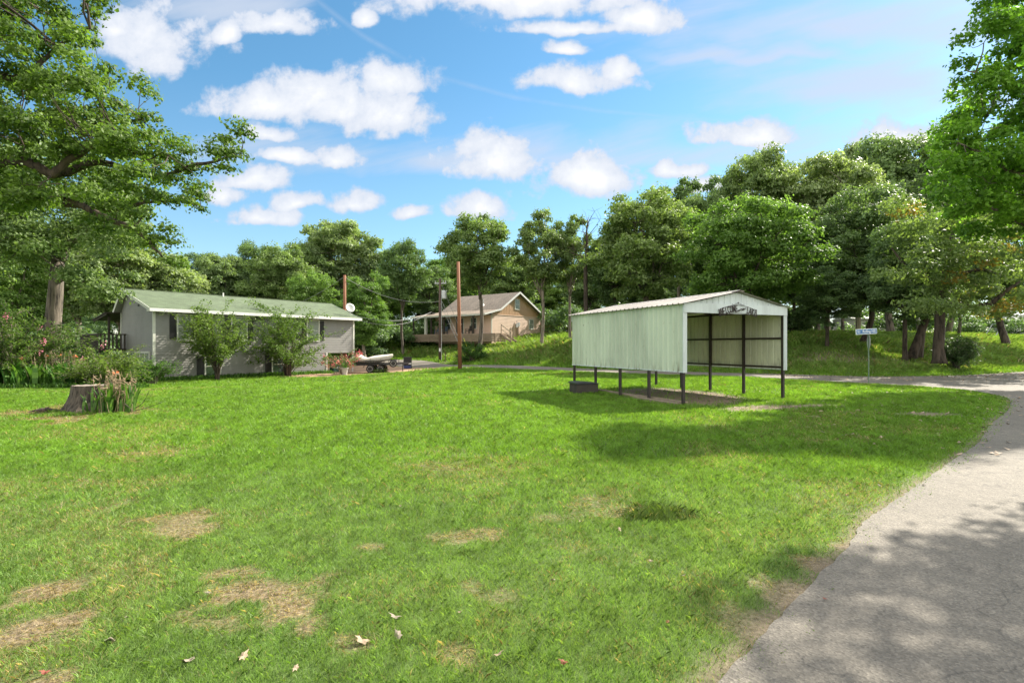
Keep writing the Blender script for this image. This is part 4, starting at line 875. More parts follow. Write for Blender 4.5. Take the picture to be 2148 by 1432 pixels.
# undergrowth along the wood's edge, a mass with no single plants to count
def undergrowth():
    rg = np.random.default_rng(90); cl = []
    for (a, b, Y0, Y1, n, h) in ((760, 935, 66, 76, 90, 3.2), (330, 700, 58, 70, 120, 3.5), (1130, 1700, 66, 84, 260, 3.4), (1640, 2200, 84, 96, 150, 2.8), (-80, 260, 38, 50, 130, 2.6), (900, 1140, 80, 90, 90, 5), (680, 800, 62, 70, 60, 3), (-200, 2300, 112, 135, 900, 12), (-900, 300, 52, 70, 260, 6), (1770, 1965, 70, 76, 34, 3.2), (1960, 2300, 90, 100, 60, 4)):
        for _ in range(n):
            Y = rg.uniform(Y0, Y1); X = (rg.uniform(a, b) - CX) / FX * Y; cl.append((np.array([X, Y, Tz(X, Y) + rg.uniform(0.1, 1) * h]), rg.uniform(0.8, 1.5)))
    V, cv = crown_leaves(cl, 150, 0.32, rg, 0.8); o = leaves_obj('undergrowth', V, M['oak_deep'], None, rg, cv); tag(o, 'dark leafy undergrowth under the trees at the wood edge', 'undergrowth', kind='stuff')
undergrowth()

# ------------------------------------------------------------------ carport
CPO = np.array([4.896, 14.96]); CD = np.array([0.9195, 0.3931]); CPA = math.atan2(CD[1], CD[0])     # near left corner, front direction
def carport():
    g0 = 0.0; r = thing('carport', 'mint green metal carport on brown steel posts with open ends', 'carport', (CPO[0], CPO[1], g0), CPA)
    Wd, Ln, EZ, RZ, PB = 4.04, 6.3, 2.90, 3.30, 0.97
    def wpt(lx, ly): c, s = CD; return CPO[0] + lx * c - ly * s, CPO[1] + lx * s + ly * c
    for i in range(5):                                 # posts
        for sx_ in (0.03, Wd - 0.03):
            ly = 0.05 + i * (Ln - 0.1) / 4; gx, gy = wpt(sx_, ly); MB().box(sx_ - 0.04, sx_ + 0.04, ly - 0.04, ly + 0.04, Tz(gx, gy) - 0.2, EZ - 0.03).build('post', M['iron'], r, bevel=0.006)
    # ribbed wall panels, real ribs
    def ribs(n_len, x0, out, z0, z1, nm, inside):
        mb = MB(); k = int(round(n_len / 0.225)); prof = []
        for i in range(k):
            y0_ = i * n_len / k; w_ = n_len / k
            prof += [(y0_, 0), (y0_ + w_ * 0.38, 0), (y0_ + w_ * 0.44, 0.004), (y0_ + w_ * 0.52, 0), (y0_ + w_ * 0.76, 0), (y0_ + w_ * 0.84, 0.032), (y0_ + w_ * 0.92, 0.032)]
        prof.append((n_len, 0)); vs = []
        for (yy, dd) in prof:
            for off in (0.0, 0.004): 
                xx = x0 + out * (dd + off); vs += [(xx, yy, z0), (xx, yy, z1)]
        fs = []; ms = []
        for i in range(len(prof) - 1):
            a = i * 4; b = a + 4; fs.append((a, b, b + 1, a + 1)); ms.append(1); fs.append((a + 2, a + 3, b + 3, b + 2)); ms.append(0); fs.append((a, a + 2, b + 2, b)); ms.append(0)
        mb.add(vs, fs); mb.m = ms; o = mb.build(nm, [M['mint'], M['mint_in']], r); return o
    ribs(Ln, -0.012, -1, PB, EZ - 0.01, 'wall_panel', False); ribs(Ln, Wd + 0.012, 1, PB, EZ - 0.01, 'wall_panel', False)
    # girts
    for sx_ in (0.012, Wd - 0.012):
        sg = 1 if sx_ < 1 else -1
        for zz in (PB + 0.05, (PB + EZ) / 2, EZ - 0.08): MB().box(min(sx_, sx_ + sg * 0.03), max(sx_, sx_ + sg * 0.03), 0.10, Ln - 0.10, zz - 0.03, zz + 0.03).build('girt', M['iron'], r)
    # bottom trims
    for xx in (-0.045, Wd + 0.012): MB().box(xx, xx + 0.033, -0.02, Ln + 0.02, PB - 0.035, PB - 0.002).build('bottom_trim', M['white_metal'], r)
    for xx in (-0.050, Wd - 0.09):                     # corner trims
        mb = MB(); mb.box(xx, xx + 0.14, -0.040, -0.015, PB - 0.04, EZ - 0.02); mb.build('corner_trim', M['white_metal'], r)
    # gables, ribbed
    for yy, sg in ((-0.012, -1), (Ln + 0.012, 1)):
        mb = MB(); k = 18; hz = EZ - 0.16
        def rz(x_): return RZ - abs(x_ - Wd / 2) * (RZ - EZ) / (Wd / 2) - 0.01
        for i in range(k):
            x0 = i * Wd / k; w_ = Wd / k; segs = [(x0, 0), (x0 + w_ * 0.70, 0), (x0 + w_ * 0.78, 0.02), (x0 + w_ * 0.92, 0.02), (x0 + w_, 0)]
            for (a, da), (b, db) in zip(segs[:-1], segs[1:]): mb.add([(a, yy + sg * da, hz + 0.17), (b, yy + sg * db, hz + 0.17), (b, yy + sg * db, rz(b)), (a, yy + sg * da, rz(a))], [(0, 1, 2, 3)])
        mb.build('gable_panel', M['white_metal'], r)
        MB().box(-0.035, Wd + 0.035, min(yy + sg * 0.026, yy + sg * 0.05), max(yy + sg * 0.026, yy + sg * 0.05), EZ - 0.25, EZ + 0.035).build('header_trim', M['white_metal'], r)
        MB().box(0.08, Wd - 0.08, min(yy - sg * 0.012, yy - sg * 0.07), max(yy - sg * 0.012, yy - sg * 0.07), EZ - 0.26, EZ - 0.16).build('header_beam', M['iron'], r)
    # roof: ribs run down the slope
    mb = MB(); k = 28; y0 = -0.14; L = Ln + 0.30
    ov = 0.14; ez = EZ - ov * (RZ - EZ) / (Wd / 2)
    for sd in (0, 1):
        xa = Wd / 2; xb = (-ov if sd == 0 else Wd + ov)
        for i in range(k):
            a0 = y0 + i * L / k; w_ = L / k; segs = [(a0, 0), (a0 + w_ * 0.72, 0), (a0 + w_ * 0.78, 0.024), (a0 + w_ * 0.92, 0.024), (a0 + w_, 0)]
            for (a, da), (b, db) in zip(segs[:-1], segs[1:]):
                mb.add([(xa, a, RZ + 0.03 + da), (xa, b, RZ + 0.03 + db), (xb, b, ez + 0.03 + db), (xb, a, ez + 0.03 + da), (xa, a, RZ + 0.015 + da), (xa, b, RZ + 0.015 + db), (xb, b, ez + 0.015 + db), (xb, a, ez + 0.015 + da)], [(0, 1, 2, 3), (4, 7, 6, 5), (2, 6, 7, 3), (0, 4, 5, 1)])
    mb.build('roof', M['roof_metal'], r)
    MB().add([(Wd / 2 - 0.16, y0 - 0.01, RZ + 0.025), (Wd / 2, y0 - 0.01, RZ + 0.064), (Wd / 2 + 0.16, y0 - 0.01, RZ + 0.025), (Wd / 2 - 0.16, y0 + L + 0.01, RZ + 0.025), (Wd / 2, y0 + L + 0.01, RZ + 0.064), (Wd / 2 + 0.16, y0 + L + 0.01, RZ + 0.025)], [(0, 1, 4, 3), (1, 2, 5, 4)]).build('ridge_cap', M['roof_metal'], r)
    for i in range(5):                                 # rafters and purlins
        yy = 0.05 + i * (Ln - 0.1) / 4; MB().bar((0.07, yy, EZ - 0.05), (Wd / 2, yy, RZ - 0.05), 0.06, 0.06).bar((Wd / 2, yy, RZ - 0.05), (Wd - 0.07, yy, EZ - 0.05), 0.06, 0.06).build('rafter', M['iron'], r)
    for f in (0.5,):
        for sd in (0, 1):
            xx = Wd / 2 * f if sd == 0 else Wd - Wd / 2 * f; MB().box(xx - 0.03, xx + 0.03, 0.1, Ln - 0.1, EZ + (RZ - EZ) * f - 0.02, EZ + (RZ - EZ) * f + 0.01).build('purlin', M['iron'], r)
    return r, wpt, Wd, Ln, EZ
cp, cw, CWd, CLn, CEZ = carport()
# timbers and lumber on the ground along the left side
for (a, b, o_, z_, lab) in ((0.05, 3.3, 0.16, 0.05, 'long weathered timber along the left posts of the carport, near half'), (3.2, 4.9, 0.20, 0.05, 'shorter weathered timber along the left posts of the carport, far half'), (0.1, 2.2, -0.10, 0.03, 'thin weathered board lying outside the left posts of the carport')):
    p0 = cw(o_, a); p1 = cw(o_ + 0.03, b); z = Tz(*p0)
    tag(MB().bar((p0[0], p0[1], z + z_), (p1[0], p1[1], Tz(*p1) + z_), 0.10, 0.09).build('timber', M['timber'], bevel=0.01), lab, 'timber', 'timbers along the carport')
def dark_box():
    X, Y = at(1224, 18.9); z = Tz(X, Y); r = thing('storage_box', 'dark plastic box with a slanted lid beside the rear left carport post', 'box', (X, Y, z), CPA - 0.15)
    MB().prism([(-0.42, -0.05), (0.42, -0.05), (0.40, 0.34), (-0.40, 0.34)], 'y', -0.36, 0.36).build('body', M['box_side'], r, bevel=0.015)
    mb = MB(); mb.prism([(-0.44, 0.345), (0.44, 0.345), (0.44, 0.375), (-0.15, 0.425), (-0.44, 0.40)], 'y', -0.39, 0.39); mb.build('lid', M['box_top'], r, bevel=0.01)
    MB().box(0.405, 0.425, -0.33, 0.33, 0.0, 0.33).build('end_panel', M['black_paint'], r)
dark_box()

# ------------------------------------------------------------------ lettering
def text_mesh(s, size, depth, name, mat_, parent, loc, rot, align='CENTER', xs=1.0, bold=0.0):
    cu = bpy.data.curves.new(name, 'FONT'); cu.body = s; cu.size = size; cu.extrude = depth; cu.align_x = align; cu.align_y = 'CENTER'; cu.offset = bold
    t = bpy.data.objects.new('tmp', cu); C.objects.link(t); bpy.context.view_layer.update()
    me = bpy.data.meshes.new_from_object(t.evaluated_get(bpy.context.evaluated_depsgraph_get())); bpy.data.objects.remove(t)
    me.materials.clear(); me.materials.append(mat_); o = bpy.data.objects.new(name, me); C.objects.link(o); o.parent = parent; o.location = loc; o.rotation_euler = rot; o.scale = (xs, 1, 1); me.name = name
    return o
def welcome_sign():
    cx = 1.99; r = thing('welcome_sign', 'black iron arched sign reading WELCOME to the LAKE on the carport front', 'sign', (*cw(cx, -0.085), CEZ - 0.12), CPA)
    hw = 0.74
    arc = lambda x, z0, rise: z0 + rise * math.cos(x / hw * math.pi / 2)
    xs = np.linspace(-hw, hw, 22); mb = MB()
    mb.tube([(x, 0, arc(x, -0.02, 0.155)) for x in xs], 0.006, 6); mb.tube([(x, 0, arc(x, -0.215, 0.115)) for x in xs], 0.006, 6)
    for x in (-hw, hw): mb.tube([(x, 0, -0.215), (x, 0, -0.02)], 0.009, 6)
    mb.build('frame', M['black_iron'], r)
    def word(wd, x0, x1, h):
        for i, ch in enumerate(wd):
            x = x0 + (x1 - x0) * (i + 0.5) / len(wd); zc = (arc(x, -0.02, 0.155) + arc(x, -0.215, 0.115)) / 2; sl = -(arc(x + .01, 0, .135) - arc(x - .01, 0, .135)) / .02
            text_mesh(ch, h, 0.006, 'letter', M['black_iron'], r, (x, -0.012, zc), (R(90), math.atan(sl), 0), xs=0.52, bold=0.003)
    word('WELCOME', -0.73, -0.03, 0.30); word('LAKE', 0.32, 0.73, 0.30)
    text_mesh('to', 0.10, 0.005, 'letter', M['black_iron'], r, (0.005, -0.012, -0.03), (R(90), 0, 0), bold=0.003); text_mesh('the', 0.11, 0.005, 'letter', M['black_iron'], r, (0.215, -0.012, 0.02), (R(90), R(-20), 0), bold=0.003)
    mb = MB(); mb.tube([(0.05, -0.01, -0.005), (0.12, -0.01, 0.02), (0.18, -0.01, 0.01), (0.14, -0.01, -0.03), (0.07, -0.01, -0.03)], [0.012, 0.014, 0.008, 0.006, 0.004], 6); mb.build('fish_ornament', M['black_iron'], r)
    star = [(math.cos(R(90 + 36 * i)) * (0.035 if i % 2 == 0 else 0.015), 0.195 + math.sin(R(90 + 36 * i)) * (0.035 if i % 2 == 0 else 0.015)) for i in range(10)]
    MB().prism(star, 'y', -0.006, 0.006).build('star', M['black_iron'], r)
    mb = MB()
    for s in (-1, 1): mb.tube([(s * 0.03, 0, 0.19), (s * 0.10, 0, 0.165), (s * 0.20, 0, 0.13), (s * 0.24, 0, 0.15), (s * 0.22, 0, 0.17)], 0.005, 5)
    mb.build('scroll', M['black_iron'], r)
welcome_sign()

def street_sign():
    X, Y = 15.85, 23.3; z = Tz(X, Y); r = thing('street_sign', 'blue street name sign reading Rolling Hill above a stop sign seen from behind', 'sign', (X, Y, z))
    MB().tube([(0, 0, -0.2), (0.0, 0, 1.2), (-0.03, 0, 2.22)], 0.024, 8).build('post', M['sign_post'], r)
    b = MB(); b.prism([(-0.56, -0.12), (0.42, -0.12), (0.44, -0.10), (0.44, 0.10), (0.42, 0.12), (-0.56, 0.12)], 'y', -0.006, 0.006)
    bl = b.build('name_blade', M['sign_white'], r); bl.location = (-0.05, 0, 2.33); bl.rotation_euler = (0, R(-3), R(5))
    MB().box(-0.535, 0.42, -0.012, -0.0065, -0.095, 0.095).build('blue_field', M['sign_blue'], bl)
    text_mesh('Rolling Hill', 0.175, 0.002, 'lettering', M['sign_white'], bl, (0.06, -0.0145, 0.0), (R(90), 0, 0), xs=0.80, bold=0.001)
    mb = MB(); mb.tube([(-0.435 + 0.07 * math.cos(a), -0.0145, 0.045 * math.sin(a)) for a in np.linspace(0, 2 * math.pi, 20)], 0.004, 5, cap=False); mb.box(-0.475, -0.395, -0.0165, -0.0125, -0.014, 0.014); mb.build('emblem', M['sign_white'], bl)
    oc = [(0.33 * math.cos(R(22.5 + 45 * i)), 0.33 * math.sin(R(22.5 + 45 * i))) for i in range(8)]
    st = MB().prism(oc, 'y', -0.003, 0.003).build('stop_plate', M['sign_back'], r); st.location = (0.02, 0.03, 1.86); st.rotation_euler = (0, 0, R(-112))
    oi = [(p[0] * 0.97, p[1] * 0.97) for p in oc]; MB().prism(oi, 'y', 0.0045, 0.0065).build('stop_face', M['sign_red'], st)
street_sign()

# ------------------------------------------------------------------ houses
def lap(mb, x0, x1, z0, z1, y, out, course, clip=None, axis='x'):
    """clapboard courses on the plane y; out = outward direction (+1/-1); clip(z)->(x0,x1)"""
    z = z0
    while z < z1 - 1e-3:
        t = min(z + course, z1); a0, a1 = clip(z) if clip else (x0, x1); b0, b1 = clip(t) if clip else (x0, x1)
        if a1 > a0:
            b1 = max(b1, b0 + 1e-3); yo = y + out * 0.026; yi = y + out * 0.004
            pts = [(a0, yo, z), (a1, yo, z), (b1, yi, t), (b0, yi, t), (a0, yi, z), (a1, yi, z)]
            if axis == 'y': pts = [(q[1], q[0], q[2]) for q in pts]
            mb.add(pts, [(0, 1, 2, 3), (4, 5, 1, 0)])
        z = t
def window(parent, axis, c0, c1, z0, z1, y, out, mull=1, grid=False, mat_in='blind', tw=0.09, vbars=0):
    """a window unit on plane y of a wall that runs along `axis`"""
    def B(mb, a0, a1, d0, d1, b0, b1):
        d0, d1 = sorted((y + out * d0, y + out * d1))
        if axis == 'x': mb.box(a0, a1, d0, d1, b0, b1)
        else: mb.box(d0, d1, a0, a1, b0, b1)
    g = MB(); B(g, c0 + tw, c1 - tw, 0.006, 0.028, z0 + tw, z1 - tw); w_ = g.build('window', M[mat_in], parent)
    f = MB(); B(f, c0, c0 + tw, 0.0, 0.060, z0, z1); B(f, c1 - tw, c1, 0.0, 0.060, z0, z1); B(f, c0 + tw, c1 - tw, 0.0, 0.058, z1 - tw, z1); B(f, c0 + tw, c1 - tw, 0.0, 0.068, z0, z0 + tw)
    if mull: zm = (z0 + z1) / 2; B(f, c0 + tw, c1 - tw, 0.022, 0.052, zm - 0.025, zm + 0.025)
    for i in range(vbars): xx = c0 + (c1 - c0) * (i + 1) / (vbars + 1); B(f, xx - 0.03, xx + 0.03, 0.020, 0.054, z0 + tw, z1 - tw)
    if grid:
        for i in (1, 2): xx = c0 + tw + (c1 - c0 - 2 * tw) * i / 3; B(f, xx - 0.010, xx + 0.010, 0.030, 0.040, (z0 + z1) / 2 + 0.03, z1 - tw)
        zz = (z0 + 3 * z1) / 4; B(f, c0 + tw, c1 - tw, 0.031, 0.041, zz - 0.010, zz + 0.010)
    f.build('frame', M['trim'], w_); return w_
def shutter(parent, x0, x1, z0, z1, y):
    mb = MB(); mb.box(x0, x1, y - 0.045, y - 0.026, z0, z1); n = int((z1 - z0) / 0.07)
    for i in range(n): zz = z0 + 0.05 + i * (z1 - z0 - 0.1) / n; mb.bar((x0 + 0.04, y - 0.052, zz), (x1 - 0.04, y - 0.052, zz), 0.012, 0.045)
    mb.box(x0, x0 + 0.04, y - 0.062, y - 0.0455, z0, z1); mb.box(x1 - 0.04, x1, y - 0.062, y - 0.0455, z0, z1); mb.box(x0 + 0.04, x1 - 0.04, y - 0.062, y - 0.0455, z0, z0 + 0.06)
    mb.build('shutter', M['black_paint'], parent)

GH = (-22.29, 32.6); GA = R(53.0)
def grey_house():
    r = thing('grey_house', 'grey clapboard two storey house with a low green shingle roof', 'house', (GH[0], GH[1], 0), GA)
    L1, L2, D, zb, zf, zt = 12.2, 14.77, 5.7, -0.75, 1.16, 3.95
    ry, rzz = 4.4, 5.53; of_, orl, orr = 0.5, 0.38, 0.4; ez = 4.02; by, bz = 5.9, 4.05
    f = MB(); f.mi = 0
    f.box(0.0, L1, 0.0, D, zb, zf); 
    f.box(0.0, L2, 0.0, D, zf, zt - 0.02)
    f.prism([(0.0, zt - 0.02), (ry, rzz - 0.13), (D, zt - 0.02)], 'x', 0.0, L2 - 0.0)
    lap(f, 0, L1, zb, zf - 0.03, 0, -1, 0.15); lap(f, 0, L2, zf + 0.02, zt, 0, -1, 0.15)
    def gclip(z):
        if z <= zt: return (0.0, D)
        t = (z - zt) / (rzz - 0.15 - zt); return (ry * t, D - (D - ry) * t)
    lap(f, 0, D, zb, zf - 0.03, 0, -1, 0.115, axis='y'); lap(f, 0, D, zf + 0.02, rzz - 0.16, 0, -1, 0.115, clip=gclip, axis='y'); lap(f, 0, D, zf + 0.02, rzz - 0.16, L2, 1, 0.115, clip=gclip, axis='y')
    f.build('wall', M['grey_siding'], r)
    MB().box(-0.03, L2 + 0.03, -0.034, -0.002, zf - 0.035, zf + 0.022).box(-0.036, -0.002, 0, D, zf - 0.033, zf + 0.020).build('belt_trim', M['grey_siding'], r)
    for (x0, x1, z0, z1) in ((-0.045, 0.10, zb, zt), (L2 - 0.11, L2 + 0.045, zf - 0.05, zt), (L1 - 0.09, L1 + 0.04, zb, zf - 0.03)): MB().box(x0, x1, -0.047, 0.06, z0, z1).build('corner_trim', M['trim'], r)
    MB().box(-0.045, 0.05, D - 0.1, D + 0.03, zb, zt).build('corner_trim', M['trim'], r)
    # roof: long front slope, short back slope, ends slightly skewed
    def slab(name, pts, th, mat_):
        mb = MB(); n = len(pts); mb.add([(*p[:2], p[2]) for p in pts] + [(*p[:2], p[2] - th) for p in pts], [tuple(range(n)), tuple(reversed(range(n, 2 * n)))] + [(i, (i + 1) % n, (i + 1) % n + n, i + n) for i in range(n)]); return mb.build(name, mat_, r)
    slab('roof', [(-orl, -of_, ez), (L2 + 0.45, -of_, ez), (L2 + 0.8, ry, rzz), (-orl, ry, rzz)], 0.05, M['green_shingle'])
    slab('roof', [(-orl, ry, rzz), (L2 + 0.8, ry, rzz), (L2 + 0.6, by + 0.1, bz), (-orl, by + 0.1, bz)], 0.05, M['green_shingle'])
    MB().bar((-orl, ry, rzz + 0.01), (L2 + 0.8, ry, rzz + 0.01), 0.22, 0.03).build('ridge_cap', M['green_shingle'], r)
    slab('soffit', [(-orl + 0.02, -of_ + 0.03, ez - 0.10), (L2 + 0.43, -of_ + 0.03, ez - 0.10), (L2 + 0.75, ry, rzz - 0.10), (-orl + 0.02, ry, rzz - 0.10)], 0.03, M['soffit'])
    slab('soffit', [(-orl + 0.02, ry, rzz - 0.10), (L2 + 0.7, ry, rzz - 0.10), (L2 + 0.5, by, bz - 0.10), (-orl + 0.02, by, bz - 0.10)], 0.03, M['soffit'])
    MB().box(-orl, L2 + 0.45, -of_ - 0.03, -of_ - 0.001, ez - 0.20, ez - 0.004).build('fascia', M['white'], r)
    mb = MB(); mb.bar((-orl - 0.015, -of_ - 0.02, ez - 0.09), (-orl - 0.015, ry, rzz - 0.09), 0.03, 0.20); mb.bar((-orl - 0.015, ry, rzz - 0.09), (-orl - 0.015, by + 0.1, bz - 0.09), 0.03, 0.20); mb.build('rake_board', M['trim'], r)
    mb = MB(); mb.bar((L2 + 0.47, -of_, ez - 0.10), (L2 + 0.8, ry, rzz - 0.10), 0.03, 0.18); mb.build('rake_board', M['trim'], r)
    MB().prism([(-of_, ez - 0.20), (0.0, ez - 0.20), (0.0, ez + 0.10), (-of_, ez - 0.02)], 'x', -orl + 0.01, -0.05).build('eave_return', M['trim'], r)
    for (a, b) in ((1.28, 2.40), (4.65, 5.80), (10.38, 11.5)):
        window(r, 'x', a, b, 2.02, 3.77, -0.022, -1); shutter(r, a - 0.40, a - 0.03, 2.12, 3.68, -0.005); shutter(r, b + 0.03, b + 0.40, 2.12, 3.68, -0.005)
    for (a, b) in ((2.94, 4.0), (7.56, 8.8)):
        window(r, 'x', a, b, -0.40, 1.06, -0.022, -1, grid=True, mat_in='glass'); shutter(r, a - 0.46, a - 0.03, -0.40, 1.04, -0.005)
    for (a, b) in ((0.44, 2.95), (3.2, 5.5)): window(r, 'y', a, b, -0.55, 1.34, -0.022, -1, mull=0, vbars=2, mat_in='blind', tw=0.11)
    MB().box(-0.05, -0.022, 2.3, 2.5, 4.25, 4.40).build('gable_vent', M['black_paint'], r)
    MB().tube([(6.0, 4.1, 5.3), (6.0, 4.1, 5.72)], 0.05, 10).build('vent_pipe', M['white'], r)
    # open bay under the right end
    MB().box(L2 - 0.12, L2 - 0.02, 0.02, 0.12, zb, zf).build('bay_post', M['trim'], r); MB().box(L1, L2, 0.0, D, zf - 0.06, zf - 0.002).build('bay_ceiling', M['soffit'], r)
    # deck at the back left with its own cover
    mb = MB(); mb.box(-1.6, 6.0, D + 0.02, D + 2.6, 1.38, 1.50); mb.box(-1.6, -0.05, D - 1.1, D + 0.02, 1.38, 1.50); mb.build('deck', M['dark_wood'], r)
    rl = MB(); rl.box(-1.65, -1.55, D - 1.15, D + 2.65, 2.42, 2.50); rl.box(-1.55, -0.05, D - 1.15, D - 1.05, 2.42, 2.50)
    for i in range(16): yy = D - 1.1 + i * 0.24; rl.box(-1.63, -1.57, yy - 0.045, yy + 0.045, 1.40, 2.42)
    for i in range(7): xx = -1.45 + i * 0.22; rl.box(xx - 0.045, xx + 0.045, D - 1.13, D - 1.07, 1.40, 2.42)
    rl.build('railing', M['dark_wood'], r)
    for (xx, yy) in ((-1.5, D - 1.0), (-1.5, D + 2.5), (-0.45, D + 0.9)): MB().box(xx - 0.06, xx + 0.06, yy - 0.06, yy + 0.06, zb, 3.75 if xx > -1 else 1.4).build('deck_post', M['dark_wood'], r)
    mb = MB(); mb.add([(-0.9, D + 0.05, 3.98), (6, D + 0.05, 3.98), (6, D + 2.9, 3.55), (-0.9, D + 2.9, 3.55), (-0.9, D + 0.05, 3.92), (6, D + 0.05, 3.92), (6, D + 2.9, 3.49), (-0.9, D + 2.9, 3.49)], [(0, 1, 2, 3), (4, 7, 6, 5), (0, 3, 7, 4), (2, 6, 7, 3), (1, 5, 6, 2), (0, 4, 5, 1)])
    for i in range(5): xx = -0.8 + i * 1.2; mb.bar((xx, D + 0.1, 3.86), (xx, D + 2.8, 3.44), 0.05, 0.12)
    mb.build('deck_roof', M['dark_wood'], r)
grey_house()
def gh(lx, ly): c, s = math.cos(GA), math.sin(GA); return GH[0] + lx * c - ly * s, GH[1] + lx * s + ly * c
def dish():
    lx, ly = 14.45, 0.1; X, Y = gh(lx, ly); z = 4.02 + (ly + 0.5) * (5.53 - 4.02) / 4.9; r = thing('satellite_dish', 'grey satellite dish on the right end of the green roof', 'satellite dish', (X, Y, z), 0.2)
    MB().tube([(0, 0, 0), (0.0, 0, 0.35), (-0.02, -0.02, 0.55)], 0.022, 8).tube([(0, 0, 0.3), (-0.3, 0.15, 0.02)], 0.012, 6).tube([(0, 0, 0.3), (0.2, 0.25, 0.07)], 0.012, 6).build('mast', M['galv'], r)
    prof = [(0.001, 0.0), (0.12, 0.012), (0.24, 0.045), (0.34, 0.09), (0.335, 0.10), (0.23, 0.06), (0.11, 0.025), (0.001, 0.014)]
    d = MB().lathe(prof, n=24).build('reflector', M['sign_back'], r, smooth=True); d.location = (0, -0.02, 0.66); d.rotation_euler = (R(66), 0, R(28)); d.scale = (1.15, 1.25, 1)
    MB().tube([(0, -0.1, 0.42), (0.2, -0.5, 0.62)], 0.012, 6).box(0.14, 0.26, -0.58, -0.46, 0.58, 0.70).build('feed_arm', M['white'], r)
dish()
def wheelie_bin():
    X, Y = gh(13.1, 0.3); z = Tz(X, Y); r = thing('wheelie_bin', 'dark green wheelie bin under the right end of the grey house', 'bin', (X, Y, z), GA)
    MB().prism([(-0.24, 0.02), (0.24, 0.02), (0.31, 0.95), (-0.31, 0.95)], 'y', -0.28, 0.28).build('body', M['bin_green'], r, bevel=0.03)
    MB().prism([(-0.34, 0.96), (0.34, 0.96), (0.34, 1.00), (0.15, 1.07), (-0.15, 1.07), (-0.34, 1.00)], 'y', -0.33, 0.33).build('lid', M['bin_green'], r, bevel=0.02)
    MB().box(0.0, 0.12, -0.315, -0.305, 0.35, 0.47).build('sticker', M['white'], r)
    for s in (-1, 1): MB().lathe([(0.1, -0.03), (0.1, 0.03)], c=(s * 0.26, 0.27, 0.1), n=14, axis='x').build('wheel', M['tyre'], r)
wheelie_bin()

